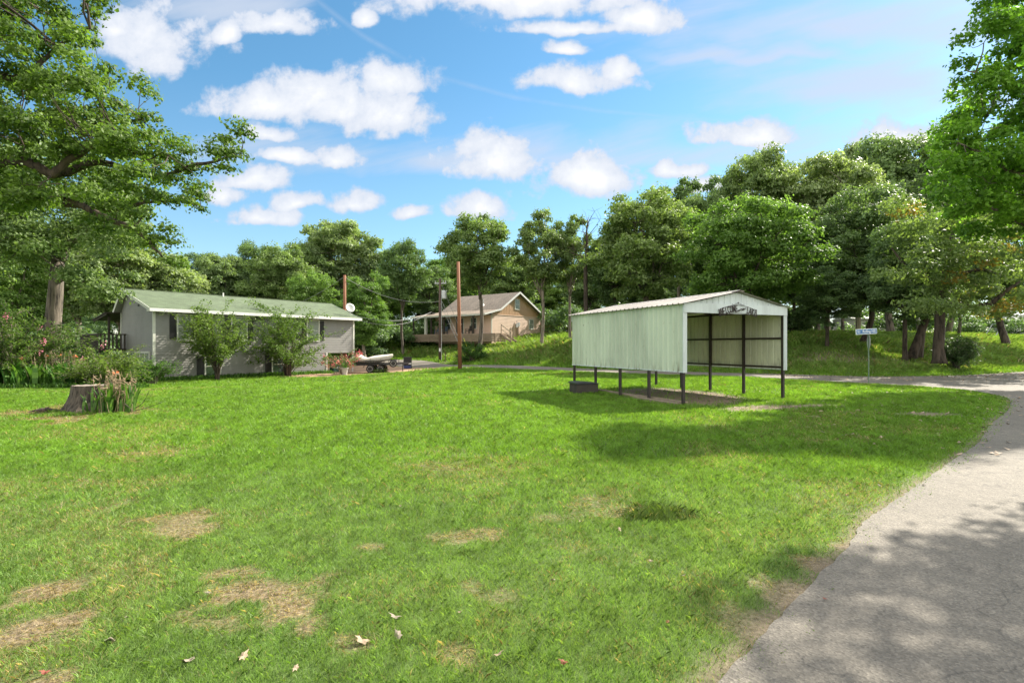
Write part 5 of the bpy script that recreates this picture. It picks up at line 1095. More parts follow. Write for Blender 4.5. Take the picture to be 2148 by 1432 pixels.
PH = (-2.42, 62.0); PA = math.atan2(0.788, 0.616)
def peach_house():
    z0 = 2.55; r = thing('peach_house', 'peach sided cottage with a brown shingle roof and a long front porch', 'house', (PH[0], PH[1], 0), PA)
    Wg, Lr = 10.0, 9.6; pk = 5.0; wt = 5.45
    mb = MB(); mb.box(0, Wg, 0, Lr, z0 - 0.6, wt); mb.prism([(0.0, wt), (0.0, 5.55), (1.3, 6.0), (pk, 8.25), (Wg - 0.4, 5.95), (Wg, 5.7), (Wg, wt)], 'y', 0.0, Lr)
    lap(mb, 0, Wg, z0 - 0.6, wt, 0, -1, 0.17); lap(mb, 0, Lr, z0 - 0.6, wt, 0, -1, 0.17, axis='y'); mb.build('wall', M['tan_siding'], r)
    g = MB(); k = 32
    def rt(x): return 5.55 + (x / 1.3) * 0.45 if x < 1.3 else (6.0 + (x - 1.3) / 3.7 * 2.25 if x < pk else 8.25 - (x - pk) / 5.0 * 2.5)
    for i in range(k):
        a = i * Wg / k; b = (i + 1) * Wg / k; zt_ = min(rt(a), rt(b)) - 0.03
        if zt_ > wt + 0.05: g.box(a, b, -0.030, -0.004, wt + 0.03, zt_); g.box(a - 0.02, a + 0.02, -0.045, -0.031, wt + 0.03, zt_)
    g.build('gable_boards', M['board'], r)
    MB().box(-0.02, Wg + 0.02, -0.06, -0.003, wt - 0.06, wt + 0.028).build('belt_trim', M['tan_siding'], r); MB().box(-0.04, 0.10, -0.05, 0.05, z0 - 0.3, wt).build('corner_trim', M['trim'], r)
    def slab(name, pts, th, mat_):
        q = MB(); n = len(pts); q.add(list(pts) + [(a, b, c - th) for a, b, c in pts], [tuple(range(n)), tuple(reversed(range(n, 2 * n)))] + [(i, (i + 1) % n, (i + 1) % n + n, i + n) for i in range(n)]); return q.build(name, mat_, r)
    o = -0.45
    slab('roof', [(1.25, o, 6.12), (pk, o, 8.42), (pk, Lr + 0.4, 8.42), (1.25, Lr + 0.2, 6.12)], 0.12, M['brown_shingle'])
    slab('roof', [(pk, o, 8.42), (Wg + 0.5, o, 5.62), (Wg + 0.5, Lr + 0.3, 5.62), (pk, Lr + 0.4, 8.42)], 0.12, M['brown_shingle'])
    slab('porch_roof', [(-1.8, o, 5.42), (1.25, o, 6.10), (1.25, Lr + 0.2, 6.10), (-1.8, 12.2, 5.42)], 0.10, M['tan_shingle'])
    slab('porch_roof', [(1.25, Lr + 0.2, 6.09), (Wg, Lr + 0.2, 6.09), (Wg, 12.2, 5.42), (-1.8, 12.2, 5.42)], 0.10, M['tan_shingle'])
    t = MB(); t.bar((-1.82, o, 5.33), (-1.82, 12.2, 5.33), 0.03, 0.20); t.bar((-1.8, 12.22, 5.33), (Wg, 12.22, 5.33), 0.03, 0.20); t.build('fascia', M['trim'], r)
    t = MB(); t.bar((-1.8, o - 0.02, 5.36), (1.25, o - 0.02, 6.05), 0.04, 0.20); t.bar((1.25, o - 0.02, 6.05), (pk, o - 0.02, 8.36), 0.04, 0.22); t.bar((pk, o - 0.02, 8.36), (Wg + 0.5, o - 0.02, 5.56), 0.04, 0.22); t.build('rake_board', M['white'], r)
    MB().add([(-1.8, o, 5.30), (0, o, 5.30), (0, 12.1, 5.30), (-1.8, 12.1, 5.30)], [(0, 1, 2, 3)]).build('porch_ceiling', M['soffit'], r)
    window(r, 'x', 4.40, 5.42, 6.2, 7.55, -0.045, -1); window(r, 'x', 7.4, 8.45, 3.8, 5.15, -0.022, -1)
    window(r, 'y', 6.7, 8.0, 3.72, 5.15, -0.022, -1, mat_in='glass'); window(r, 'y', 2.3, 3.3, 3.72, 5.15, -0.022, -1, mat_in='glass')
    MB().box(-0.07, -0.024, 4.55, 5.35, 3.12, 5.05).build('door', M['black_paint'], r); MB().lathe([(0.001, 0), (0.16, 0), (0.16, 0.02), (0.001, 0.02)], c=(-0.095, 4.95, 4.35), n=16, axis='x').build('door_wreath', M['white'], r)
    t = MB(); t.box(-0.09, -0.022, 4.42, 4.545, 3.12, 5.17); t.box(-0.09, -0.022, 5.355, 5.48, 3.12, 5.17); t.box(-0.088, -0.022, 4.545, 5.355, 5.06, 5.17); t.build('door_frame', M['trim'], r)
    for yy in (1.5, 4.1, 6.35, 8.6): MB().box(-1.66, -1.48, yy - 0.09, yy + 0.09, 3.1, 5.30).build('porch_post', M['dark_wood'], r)
    MB().box(-1.66, -1.42, 9.5, 9.8, 3.1, 5.30).build('porch_post', M['trim'], r)
    for yy in (11.9,): MB().box(-1.66, -1.5, yy - 0.06, yy + 0.06, 2.2, 5.30).build('porch_post', M['dark_wood'], r)
    MB().box(-2.2, -0.03, -2.4, 11.9, 3.00, 3.12).build('deck', M['deck_wood'], r)
    t = MB()
    for i in range(5): t.box(-2.25, -2.21, -2.4, 11.9, 2.20 + i * 0.17, 2.34 + i * 0.17)
    for i in range(5): t.box(-2.2, -0.4, -2.44, -2.41, 2.20 + i * 0.17, 2.34 + i * 0.17)
    for i in range(9): yy = -2.35 + i * 1.78; t.box(-2.29, -2.255, yy - 0.05, yy + 0.05, 2.1, 3.02)
    for xx in (-2.2, -1.3, -0.45): t.box(xx - 0.05, xx + 0.05, -2.48, -2.445, 2.1, 3.02)
    t.build('deck_skirt', M['deck_wood'], r)
    s = MB()
    for i in range(5): s.box(-1.2, -0.2, -2.7 - i * 0.27, -2.45 - i * 0.27, 2.92 - i * 0.17, 2.96 - i * 0.17)
    s.bar((-0.2, -2.45, 2.95), (-0.2, -3.9, 2.12), 0.05, 0.24); s.bar((-1.2, -2.45, 2.95), (-1.2, -3.9, 2.12), 0.05, 0.24); s.build('stairs', M['deck_wood'], r)
    s = MB(); s.box(-1.24, -1.16, -2.5, -2.42, 3.0, 4.15); s.box(-1.24, -1.16, -3.9, -3.82, 2.1, 3.2); s.bar((-1.2, -2.46, 4.1), (-1.2, -3.86, 3.2), 0.06, 0.08); s.bar((-1.2, -2.46, 3.6), (-1.2, -3.86, 2.75), 0.04, 0.06); s.build('stair_rail', M['deck_wood'], r)
    MB().tube([(2.3, 3.4, 6.6), (2.3, 3.4, 7.55)], 0.14, 12).lathe([(0.34, 0), (0.14, 0.30)], c=(2.3, 3.4, 6.62), n=12).build('flue', M['galv'], r)
    m_ = MB(); m_.box(4.55, 4.85, -0.22, -0.06, 4.0, 4.5); m_.tube([(4.75, -0.14, 4.5), (4.75, -0.12, 4.85)], 0.05, 8); m_.box(5.0, 5.35, -0.18, -0.06, 4.15, 4.65); m_.build('meter_box', M['galv'], r)
    m_ = MB(); m_.box(4.05, 4.12, -0.2, -0.13, 2.6, 4.3); m_.box(5.1, 5.17, -0.16, -0.09, 2.6, 4.1); m_.tube([(4.9, -0.15, 3.9), (4.8, -0.2, 3.3), (4.9, -0.15, 3.0)], 0.12, 8); m_.build('meter_post', M['deck_wood'], r)
    MB().box(0.9, 1.15, -0.14, -0.05, 5.85, 6.05).build('porch_light', M['white'], r)
    MB().box(-0.35, 0.15, 9.7, 10.5, 5.85, 5.98).build('roof_vent', M['black_paint'], r)
peach_house()
def ph(lx, ly): c, s = math.cos(PA), math.sin(PA); return PH[0] + lx * c - ly * s, PH[1] + lx * s + ly * c
def porch_chair(lx, ly, rz, m, label):
    X, Y = ph(lx, ly); r = thing('porch_chair', label, 'chair', (X, Y, 3.12), rz, 'chairs on the porch')
    MB().box(-0.28, 0.28, -0.27, 0.27, 0.36, 0.42).build('seat', m, r); MB().bar((0, 0.27, 0.36), (0, 0.40, 1.0), 0.54, 0.04, up=(0, 1, 0)).build('backrest', m, r)
    for s in (-1, 1):
        MB().box(s * 0.30 - 0.05, s * 0.30 + 0.05, -0.32, 0.30, 0.58, 0.62).build('armrest', m, r)
        for yy in (-0.27, 0.24): MB().box(s * 0.29 - 0.03, s * 0.29 + 0.03, yy - 0.03, yy + 0.03, 0, 0.58).build('leg', m, r)
porch_chair(-0.75, 8.3, PA - R(90) + 0.2, M['skyblue'], 'dark blue porch chair left of the left porch window'); porch_chair(-0.75, 7.1, PA - R(90), M['skyblue'], 'dark blue porch chair right under the left porch window'); porch_chair(-0.75, 2.9, PA - R(90), M['dark_wood'], 'dark brown porch chair under the right porch window')
def parked_car():
    X, Y = ph(2.0, 12.6); Y += 1.0; X -= 1.5; z = Tz(X, Y); r = thing('parked_car', 'dark grey car parked at the left end of the porch', 'car', (X, Y, z), R(12))
    MB().prism([(-2.2, 0.35), (2.2, 0.35), (2.25, 0.75), (1.4, 0.98), (-1.9, 1.0), (-2.25, 0.8)], 'y', -0.88, 0.88).build('body', M['car_paint'], r, bevel=0.06)
    MB().prism([(-1.7, 0.98), (1.1, 0.96), (0.4, 1.45), (-1.1, 1.47)], 'y', -0.78, 0.78).build('cabin', M['glass'], r, bevel=0.05); MB().prism([(-1.1, 1.46), (0.4, 1.44), (0.3, 1.50), (-1.0, 1.52)], 'y', -0.74, 0.74).build('roof', M['car_paint'], r, bevel=0.02)
    for sx_ in (-1.4, 1.4):
        for sy_ in (-0.86, 0.86): w_ = MB().lathe([(0.2, -0.1), (0.33, -0.1), (0.33, 0.1), (0.2, 0.1)], c=(sx_, sy_, 0.33), n=18, axis='y').build('wheel', M['tyre'], r)
    for sy_ in (-0.6, 0.6): MB().box(2.2, 2.26, sy_ - 0.15, sy_ + 0.15, 0.62, 0.74).build('headlight', M['white'], r)
parked_car()
def board_fence():
    a = W(1128, 702, 70); b = W(1215, 702, 72); r = thing('board_fence', 'brown upright board fence right of the peach house', 'fence', (a[0], a[1], 0)); z = Tz(a[0], a[1]) - 0.1
    mb = MB(); n = 40; d = (b - a); L = math.hypot(d[0], d[1])
    for i in range(n):
        t = i / n; x0 = d[0] * t; y0 = d[1] * t; x1 = d[0] * (t + 0.9 / n); y1 = d[1] * (t + 0.9 / n); h = 1.85 + 0.03 * ((i * 7) % 3); zt = 4.75 + 0.02 * ((i * 7) % 3)
        mb.add([(x0, y0, z), (x1, y1, z), (x1, y1, zt), (x0, y0, zt), (x0, y0 + 0.02, z), (x1, y1 + 0.02, z), (x1, y1 + 0.02, zt), (x0, y0 + 0.02, zt)], [(0, 1, 2, 3), (4, 7, 6, 5), (3, 2, 6, 7), (0, 3, 7, 4), (1, 5, 6, 2)])
    mb.build('boards', M['fence_wood'], r); MB().bar((0, 0.06, z + 0.6), (d[0], d[1] + 0.06, z + 0.6), 0.05, 0.09).bar((0, 0.06, z + 1.5), (d[0], d[1] + 0.06, z + 1.5), 0.05, 0.09).build('rail', M['fence_wood'], r)
board_fence()
def far_building(name, label, px0, px1, ytop, ybot, Y, m1, m2, door=False):
    a = W(px0, ybot, Y); b = W(px1, ytop, Y); r = thing(name, label, 'building', (a[0], Y, 0)); Wd = b[0] - a[0]; zt = b[2]; zb = min(a[2], Tz(a[0], Y) - 0.2)
    mb = MB(); mb.box(0, Wd, 0, 5, zb, zt - 0.05)
    for i in range(int(Wd / 0.5)): mb.box(i * 0.5, i * 0.5 + 0.06, -0.03, -0.001, zb, zt - 0.06)
    mb.build('wall', m1, r); MB().prism([(-0.25, zt), (2.5, zt + 0.55), (5.25, zt), (5.25, zt - 0.06), (-0.25, zt - 0.06)], 'x', -0.2, Wd + 0.2).build('roof', m2, r)
    for k in range(max(1, int(Wd / 4))):
        x0 = 1.2 + k * 4
        if x0 + 1 < Wd: window(r, 'x', x0, x0 + 1.0, zt - 1.5, zt - 0.5, -0.03, -1)
far_building('metal_shed', 'pale metal shed roof showing over the board fence', 1148, 1212, 662, 690, 82, M['white_metal'], M['roof_metal'])
far_building('mobile_home', 'long pale mobile home half hidden behind the trees right of the street sign', 1790, 1945, 668, 703, 80, M['concrete'], M['soffit'])
far_building('far_house', 'small white house glimpsed at the far right behind the trees', 2120, 2230, 660, 702, 88, M['white'], M['skyblue'])
def lean_frame():
    Y = 66; X = (2098 - CX) / FX * Y; r = thing('swing_frame', 'pale leaning frame on the far lawn at the right edge', 'frame', (X, Y, Tz(X, Y))); mb = MB()
    mb.tube([(-0.9, 0, 0), (0.4, 0, 2.0)], 0.05, 6); mb.tube([(-0.2, 0.5, 0), (0.4, 0.3, 2.0)], 0.05, 6); mb.tube([(0.4, 0, 2.0), (0.4, 1.5, 2.0)], 0.05, 6); mb.tube([(-0.9, 1.5, 0), (0.4, 1.5, 2.0)], 0.05, 6); mb.build('legs', M['galv'], r)
lean_frame()
def lawn_plank():
    X, Y = at(2060, 58); tag(MB().box(X - 0.6, X + 0.6, Y - 0.1, Y + 0.1, Tz(X, Y) + 0.02, Tz(X, Y) + 0.14).build('timber', M['dark_wood']), 'short dark plank lying on the far lawn at right', 'timber')
lawn_plank()

# ------------------------------------------------------------------ poles and wires
def pole(px, topy, Y, rad, m, label, z=None):
    X = (px - CX) / FX * Y; zg = Tz(X, Y) if z is None else z; H = (HY - topy) / FX * Y + CH - zg; r = thing('utility_pole', label, 'pole', (X, Y, zg), 0, 'wooden utility poles')
    lean = (W(px - 4, topy, Y)[0] - X) if px == 965 else 0.0
    MB().tube([(0, 0, -0.3), (lean * 0.5, 0, H * 0.5), (lean, 0, H)], [rad * 1.15, rad, rad * 0.82], 12).build('pole', m, r, smooth=True); return r, H, X, zg
p1, h1, x1, z1 = pole(965, 549, 39.3, 0.135, M['pole_red'], 'tall reddish bare utility pole standing in the lawn')
p2, h2, x2, z2 = pole(923, 585, 54.0, 0.14, M['pole_dark'], 'dark utility pole with a transformer across the road')
MB().lathe([(0.001, 0), (0.25, 0), (0.27, 0.05), (0.27, 0.75), (0.22, 0.85), (0.001, 0.87)], c=(0.42, -0.1, h2 - 2.05), n=16).build('transformer', M['galv'], p2, smooth=False)
MB().bar((-0.55, 0, h2 - 0.45), (0.65, 0, h2 - 0.45), 0.09, 0.10).box(-0.5, -0.44, -0.03, 0.03, h2 - 0.4, h2 - 0.2).box(0.3, 0.36, -0.03, 0.03, h2 - 0.4, h2 - 0.15).box(0.55, 0.61, -0.03, 0.03, h2 - 0.4, h2 - 0.15).build('crossarm', M['galv'], p2)
MB().tube([(0.155, -0.06, 0), (0.15, -0.06, h2 - 2.0)], 0.025, 6).build('conduit', M['galv'], p2); MB().box(-0.08, 0.08, -0.17, -0.15, 1.0, 1.35).build('pole_tag', M['white'], p2)
p3, h3, x3, z3 = pole(723, 577, 51.0, 0.16, M['pole_red'], 'reddish utility pole rising behind the right end of the grey house')
def wire(a, b, sag, label, rad=0.018):
    a = np.array(a, float); b = np.array(b, float); pts = [a * (1 - t) + b * t - np.array([0, 0, sag * 4 * t * (1 - t)]) for t in np.linspace(0, 1, 14)]
    tag(MB().tube(pts, rad, 5).build('power_line', M['wire']), label, 'wire', 'wires between the poles')
P2 = np.array([x2, 54.0, z2 + h2]); P3 = np.array([x3, 51.0, z3 + h3])
wire(P3 + [0, 0, -0.2], P2 + [0, 0, -2.3], 0.9, 'wire from the pole behind the grey house to the transformer pole')
wire(P3 + [0, 0, -0.1], W(560, 655, 60), 0.6, 'wire running down left behind the green roof')
gx_, gy_ = gh(14.6, 1.2); wire((gx_, gy_, 4.55), (*ph(-1.0, 9.2), 6.0), 0.9, 'upper of the twin wires from the green roof to the peach house'); wire((gx_, gy_, 4.4), (*ph(-1.0, 9.8), 5.85), 1.2, 'lower of the twin wires from the green roof to the peach house')
def guy(a, bpx, bpy, Y, label):
    b = W(bpx, bpy, Y); b[2] = Tz(b[0], b[1]); a = np.array(a); r = thing('guy_wire', label, 'wire', tuple(b), 0, 'guy wires of the transformer pole'); m = b + (a - b) * 0.26
    MB().tube([m - b, a - b], 0.018, 5).build('cable', M['wire'], r); MB().tube([(0, 0, 0), m - b], 0.035, 6).build('guard', M['yellow'], r)
guy(P2 + [0, 0, -2.4], 980, 747, 50.5, 'lowest guy wire with a yellow guard beside the sapling'); guy(P2 + [0, 0, -1.9], 984, 738, 52.5, 'middle guy wire with a yellow guard beside the sapling'); guy(P2 + [0.2, 0, -0.6], 988, 724, 55.5, 'upper guy wire with a yellow guard beside the sapling')
X, Y = at(934, 53); tag(MB().box(X - 0.04, X + 0.04, Y - 0.02, Y + 0.02, Tz(X, Y) - 0.1, Tz(X, Y) + 1.1).build('marker_stake', M['pole_dark']), 'thin brown stake in the bank beside the transformer pole', 'stake')

# ------------------------------------------------------------------ trailer, covered boat, crate
def wheel(parent, c, rad=0.33, name='wheel', axis='y'):
    w_ = MB().lathe([(rad * 0.62, -0.09), (rad * 0.93, -0.10), (rad, -0.07), (rad, 0.07), (rad * 0.93, 0.10), (rad * 0.62, 0.09)], c=c, n=24, axis=axis).build(name, M['tyre'], parent, smooth=False)
    c2 = c; MB().lathe([(0.001, -0.055), (rad * 0.2, -0.06), (rad * 0.25, -0.03), (rad * 0.5, -0.035), (rad * 0.58, -0.093), (rad * 0.63, -0.093), (rad * 0.63, 0.05), (0.001, 0.05)], c=c2, n=24, axis=axis).build('rim', M['rim'], w_)
X_, Y_ = at(800, 41.8); TZ = Tz(X_, Y_)
def trailer():
    r = thing('flatbed_trailer', 'black tandem axle flatbed trailer on the driveway beside the grey house', 'trailer', (X_, Y_, TZ + 0.022), R(6)); tl = R(1.5)
    zz = lambda x: 0.66 + 0.035 * x
    f = MB(); 
    for y in (-0.85, 0.85): f.bar((-2.9, y, zz(-2.9)), (1.35, y, zz(1.35)), 0.06, 0.13); f.bar((-2.9, y, zz(-2.9) + 0.28), (1.25, y, zz(1.25) + 0.28), 0.045, 0.05)
    for i in range(8):
        x = -2.85 + i * 0.59
        for y in (-0.85, 0.85): f.bar((x, y, zz(x) + 0.05), (x, y, zz(x) + 0.27), 0.04, 0.04)
        f.bar((x, -0.82, zz(x)), (x, 0.82, zz(x)), 0.05, 0.08)
    f.bar((1.35, -0.85, zz(1.35)), (2.15, 0, zz(2.15) - 0.02), 0.07, 0.11); f.bar((1.35, 0.85, zz(1.35)), (2.15, 0, zz(2.15) - 0.02), 0.07, 0.11); f.bar((1.35, -0.85, zz(1.35)), (1.35, 0.85, zz(1.35)), 0.06, 0.13); f.build('frame', M['black_paint'], r)
    MB().add([(-2.9, -0.82, zz(-2.9) + 0.05), (1.35, -0.82, zz(1.35) + 0.05), (1.35, 0.82, zz(1.35) + 0.05), (-2.9, 0.82, zz(-2.9) + 0.05), (-2.9, -0.82, zz(-2.9) + 0.01), (1.35, -0.82, zz(1.35) + 0.01), (1.35, 0.82, zz(1.35) + 0.01), (-2.9, 0.82, zz(-2.9) + 0.01)], [(0, 1, 2, 3), (4, 7, 6, 5), (0, 4, 5, 1), (1, 5, 6, 2), (2, 6, 7, 3), (3, 7, 4, 0)]).build('deck', M['dark_wood'], r)
    for s in (-1, 1):
        for x in (-0.72, 0.05): wheel(r, (x, s * 0.98, 0.30), 0.30)
        fd = MB(); pr = [(-1.25, 0.42), (-1.1, 0.62), (-0.9, 0.70), (0.25, 0.70), (0.45, 0.62), (0.62, 0.42)]
        for a, b in zip(pr[:-1], pr[1:]): fd.bar((a[0], s * 0.98, a[1]), (b[0], s * 0.98, b[1]), 0.26, 0.02)
        fd.build('fender', M['black_paint'], r)
    wheel(r, (1.05, -0.98, 0.72), 0.30, 'spare_wheel'); MB().bar((1.05, -0.87, 0.74), (1.05, -0.6, 0.74), 0.05, 0.05).build('spare_bracket', M['black_paint'], r)
    MB().bar((1.72, -0.40, 0.03), (1.72, -0.40, 0.75), 0.06, 0.06).box(1.66, 1.78, -0.46, -0.34, 0.0, 0.025).build('jack', M['black_paint'], r); MB().bar((2.1, 0, 0.66), (2.35, 0, 0.67), 0.08, 0.07).build('coupler', M['galv'], r)
    return zz
tz = trailer()
def covered_boat():
    c6, s6 = math.cos(R(6)), math.sin(R(6)); lx = -0.75; z = TZ + 0.022 + tz(lx) + 0.052; r = thing('covered_boat', 'small boat wrapped in a pale beige cover on the flatbed trailer', 'boat', (X_ + lx * c6, Y_ + lx * s6, z), R(6))
    # sections along the boat: x, half width, keel z, gunwale z, ridge z of the cover
    S = [(-1.75, 0.25, 0.18, 0.30, 0.42), (-1.5, 0.55, 0.06, 0.36, 0.62), (-1.1, 0.68, 0.03, 0.42, 0.92), (-0.85, 0.70, 0.02, 0.42, 0.88), (-0.4, 0.72, 0.02, 0.44, 0.58), (0.1, 0.70, 0.04, 0.50, 0.72), (0.7, 0.60, 0.12, 0.60, 0.82), (1.25, 0.36, 0.32, 0.74, 0.88), (1.55, 0.12, 0.56, 0.84, 0.92), (1.66, 0.03, 0.72, 0.86, 0.90)]
    rg = np.random.default_rng(4); vs = []; n = 16; Sx = smooth_line([tuple(s) for s in S], 4)
    for (x, w_, k, g, t) in Sx:
        k, g, t = k * 0.8, g * 0.8, t * 0.82
        for j in range(n):
            a = 2 * math.pi * j / n; c, s = math.cos(a), math.sin(a)
            yy = w_ * c * (1 + 0.0 * s); zz_ = (g + (t - g) * (s ** 0.9 if s > 0 else 0)) if s >= 0 else g + (g - k) * (-(abs(s) ** 0.8)); f = 0.035 * math.sin(x * 17 + j * 2.3) * (s < 0.2)
            vs.append((x, yy + f * np.sign(c), zz_))
    m = len(Sx); fs = [(i * n + j, i * n + (j + 1) % n, (i + 1) * n + (j + 1) % n, (i + 1) * n + j) for i in range(m - 1) for j in range(n)] + [tuple(reversed(range(n))), tuple(range((m - 1) * n, m * n))]
    mb = MB(); mb.add(vs, fs); mb.build('cover', M['tarp'], r, smooth=True)
    MB().bar((-1.2, 0, 0.0), (1.0, 0, 0.06), 0.5, 0.05).build('bunk', M['dark_wood'], r)
    mb = MB()
    for x in (-0.9, 0.0, 0.8): mb.tube([(x, -0.75 + 0.1 * (x > 0.5), 0.45), (x + 0.03, -0.86, 0.05)], 0.012, 5)
    mb.build('strap', M['black_paint'], r)
covered_boat()
def dark_crate():
    X, Y = at(855, 47.0); z = Tz(X, Y) + 0.022; r = thing('trash_cart', 'dark slatted cart with a blue foot at the road end of the driveway', 'cart', (X, Y, z), 0.05)
    MB().box(-0.31, 0.31, -0.3, 0.3, 0.03, 0.27).build('base', M['blue_plastic'], r, bevel=0.02)
    mb = MB(); mb.box(-0.33, 0.33, -0.30, 0.30, 0.28, 0.98)
    for i in range(7): x = -0.28 + i * 0.093; mb.box(x - 0.012, x + 0.012, -0.325, -0.301, 0.30, 0.93)
    for zz_ in (0.33, 0.5, 0.67, 0.84): mb.box(-0.31, 0.31, -0.335, -0.326, zz_ - 0.01, zz_ + 0.01)
    mb.build('body', M['black_paint'], r); MB().box(-0.36, 0.36, -0.34, 0.34, 0.985, 1.04).build('lid', M['black_paint'], r, bevel=0.01)
    for s in (-1, 1): MB().lathe([(0.09, -0.02), (0.09, 0.02)], c=(s * 0.34, 0.22, 0.09), n=14, axis='x').build('wheel', M['tyre'], r)
dark_crate()

# ------------------------------------------------------------------ stump, cannas, bed
def stump():
    X, Y = at(190, 13.7); z = Tz(X, Y); r = thing('tree_stump', 'weathered grey tree stump with flaring roots in the left lawn', 'stump', (X, Y, z)); n = 40; prof = [(-0.05, 1.28), (0.03, 1.15), (0.12, 1.03), (0.25, 0.93), (0.42, 0.83), (0.55, 0.79), (0.66, 0.77)]; vs = []
    for h, k in prof:
        for j in range(n):
            a = 2 * math.pi * j / n; fl = 1 + (0.13 * math.cos(5 * a + 1) + 0.06 * math.cos(3 * a) + 0.04 * math.cos(13 * a)) * max(0.25, 1 - h / 0.5) + 0.012 * ((j * 7) % 5 - 2); q = 0.52 * k * fl; vs.append((math.cos(a) * q, math.sin(a) * q * 0.9, h))
    fs = [(i * n + j, i * n + (j + 1) % n, (i + 1) * n + (j + 1) % n, (i + 1) * n + j) for i in range(len(prof) - 1) for j in range(n)]
    mb = MB(); mb.add(vs, fs); mb.build('bark', bark('stump_bark', (0.085, 0.068, 0.052), 16), r)
    m, nt, b = new_mat('cut_wood'); nn = tnoise(nt, 5, 6, 0.6, dist=1.0); nt.links.new(ramp(nt, nn, [(0.3, (0.14, 0.11, 0.085)), (0.7, (0.40, 0.34, 0.28))]), b.inputs['Base Color']); b.inputs['Roughness'].default_value = 0.9; bump(nt, b, nn, 0.8, 0.02)
    vs = [(math.cos(2 * math.pi * j / n) * 0.52 * 0.765, math.sin(2 * math.pi * j / n) * 0.52 * 0.765 * 0.9, 0.655 + 0.01 * math.sin(j * 1.7)) for j in range(n)] + [(0, 0, 0.645)]
    MB().add(vs, [(j, (j + 1) % n, n) for j in range(n)]).build('cut_top', m, r)
stump()
def root_lump():
    X, Y = at(128, 13.4); z = Tz(X, Y); r = MB(); rg = np.random.default_rng(5)
    for i in range(7): a = rg.uniform(-0.6, 0.6); r.tube([(a, rg.normal() * 0.1, -0.03), (a + rg.normal() * 0.15, rg.normal() * 0.08, 0.03 + rg.random() * 0.05), (a + rg.normal() * 0.25, rg.normal() * 0.1, 0.0)], [0.04, 0.055, 0.02], 7)
    o = r.build('surface_root', M['bark_dark'], smooth=True); o.location = (X, Y, z); tag(o, 'knobbly brown root lump beside the stump', 'root')
root_lump()
def canna(parent, rg, n, H, spread, fol='canna', strap=0.0, leafw=0.11, stalks=6, flower=None, nflower=3):
    V = []; 
    for i in range(n):
        a = rg.random() * 6.283; b = np.array([rg.normal() * spread, rg.normal() * spread * 0.7, 0]); L = H * rg.uniform(0.45, 0.95); out = rg.uniform(0.10, 0.45) * L; w_ = leafw * rg.uniform(0.6, 1.2); d = np.array([math.cos(a), math.sin(a), 0]); s = np.array([-math.sin(a), math.cos(a), 0]); prev = None
        for t in np.linspace(0, 1, 6):
            p = b + d * out * t ** 2 + np.array([0, 0, L * (t - 0.16 * t ** 3)]); ww = w_ * (math.sin(math.pi * min(1, 0.12 + t * 0.88)) ** 0.8) * 0.5
            cur = (p - s * ww, p + s * ww)
            if prev is not None: V += [prev[0], prev[1], cur[1], cur[0]]
            prev = cur
    V = np.array(V); leaves_obj('leaves', V, M[fol], parent, rg); mb = MB(); tips = []
    for i in range(stalks):
        b = np.array([rg.normal() * spread, rg.normal() * spread * 0.7, 0]); e = b + np.array([rg.normal() * 0.15 * H, rg.normal() * 0.15 * H, H * rg.uniform(0.7, 1.2)]); pts = curve_pts(b, e, rg, 4, 0.04); mb.tube(pts, [0.008, 0.007, 0.006, 0.005, 0.004], 5); tips.append(e)
        for k in range(5): q = pts[2] + (e - pts[2]) * rg.random(); mb.tube([q, q + rg.normal(size=3) * 0.05 + np.array([0, 0, -0.03])], [0.016, 0.006], 4)
    if stalks: mb.build('dry_stalk', M['straw'], parent)
    if flower:
        Q = np.concatenate([tips[i % len(tips)] + rg.normal(size=(12, 3)) * 0.04 for i in range(nflower)]) if tips else None
        mesh_np('blossom', leaf_quads(Q, rg.normal(size=Q.shape), 0.06, rg, 0.9), np.arange(len(Q) * 4).reshape(-1, 4), M[flower], parent)
X, Y = at(240, 13.3); r = thing('canna_clump', 'withering canna clump with dry seed stalks against the stump', 'plant', (X, Y, Tz(X, Y))); canna(r, np.random.default_rng(12), 120, 0.95, 0.24, leafw=0.075, stalks=40, flower='orange', nflower=1)
mb = MB(); rgx = np.random.default_rng(6)
for (a, b) in (((0.35, 0, 0.05), (0.95, -0.1, 0.55)), ((0.3, 0.0, 0.0), (1.15, 0.1, 0.25)), ((0.4, -0.2, 0.25), (0.75, -0.3, 0.02))): mb.tube(curve_pts(a, b, rgx, 4, 0.06), [0.012, 0.010, 0.008, 0.006, 0.004], 5)
mb.build('fallen_twig', M['bark_dark'], r)
rgc = np.random.default_rng(31)
protoC = None; pc = [(-60, 25.2), (-20, 24.6), (15, 25.4), (45, 24.8), (70, 25.6), (92, 24.7), (118, 25.4), (140, 24.9), (162, 25.6), (30, 26.6), (80, 26.8), (130, 27.0), (180, 26.0), (-40, 26.8)]
for i, (px, Y) in enumerate(pc):
    X = (px - CX) / FX * Y
    if protoC is None:
        protoC = thing('canna_plant', 'broad leafed canna lily with orange blossoms in the left flower bed', 'plant', (X, Y, Tz(X, Y)), 0, 'canna lilies in the left flower bed'); canna(protoC, rgc, 60, 1.55, 0.42, leafw=0.19, stalks=7, flower='orange', nflower=1)
    else: k = rgc.uniform(0.75, 1.1); dup(protoC, (X, Y, Tz(X, Y)), rgc.random() * 6, 'broad leafed canna lily with orange blossoms in the left flower bed', 'canna lilies in the left flower bed', (k, k, k))
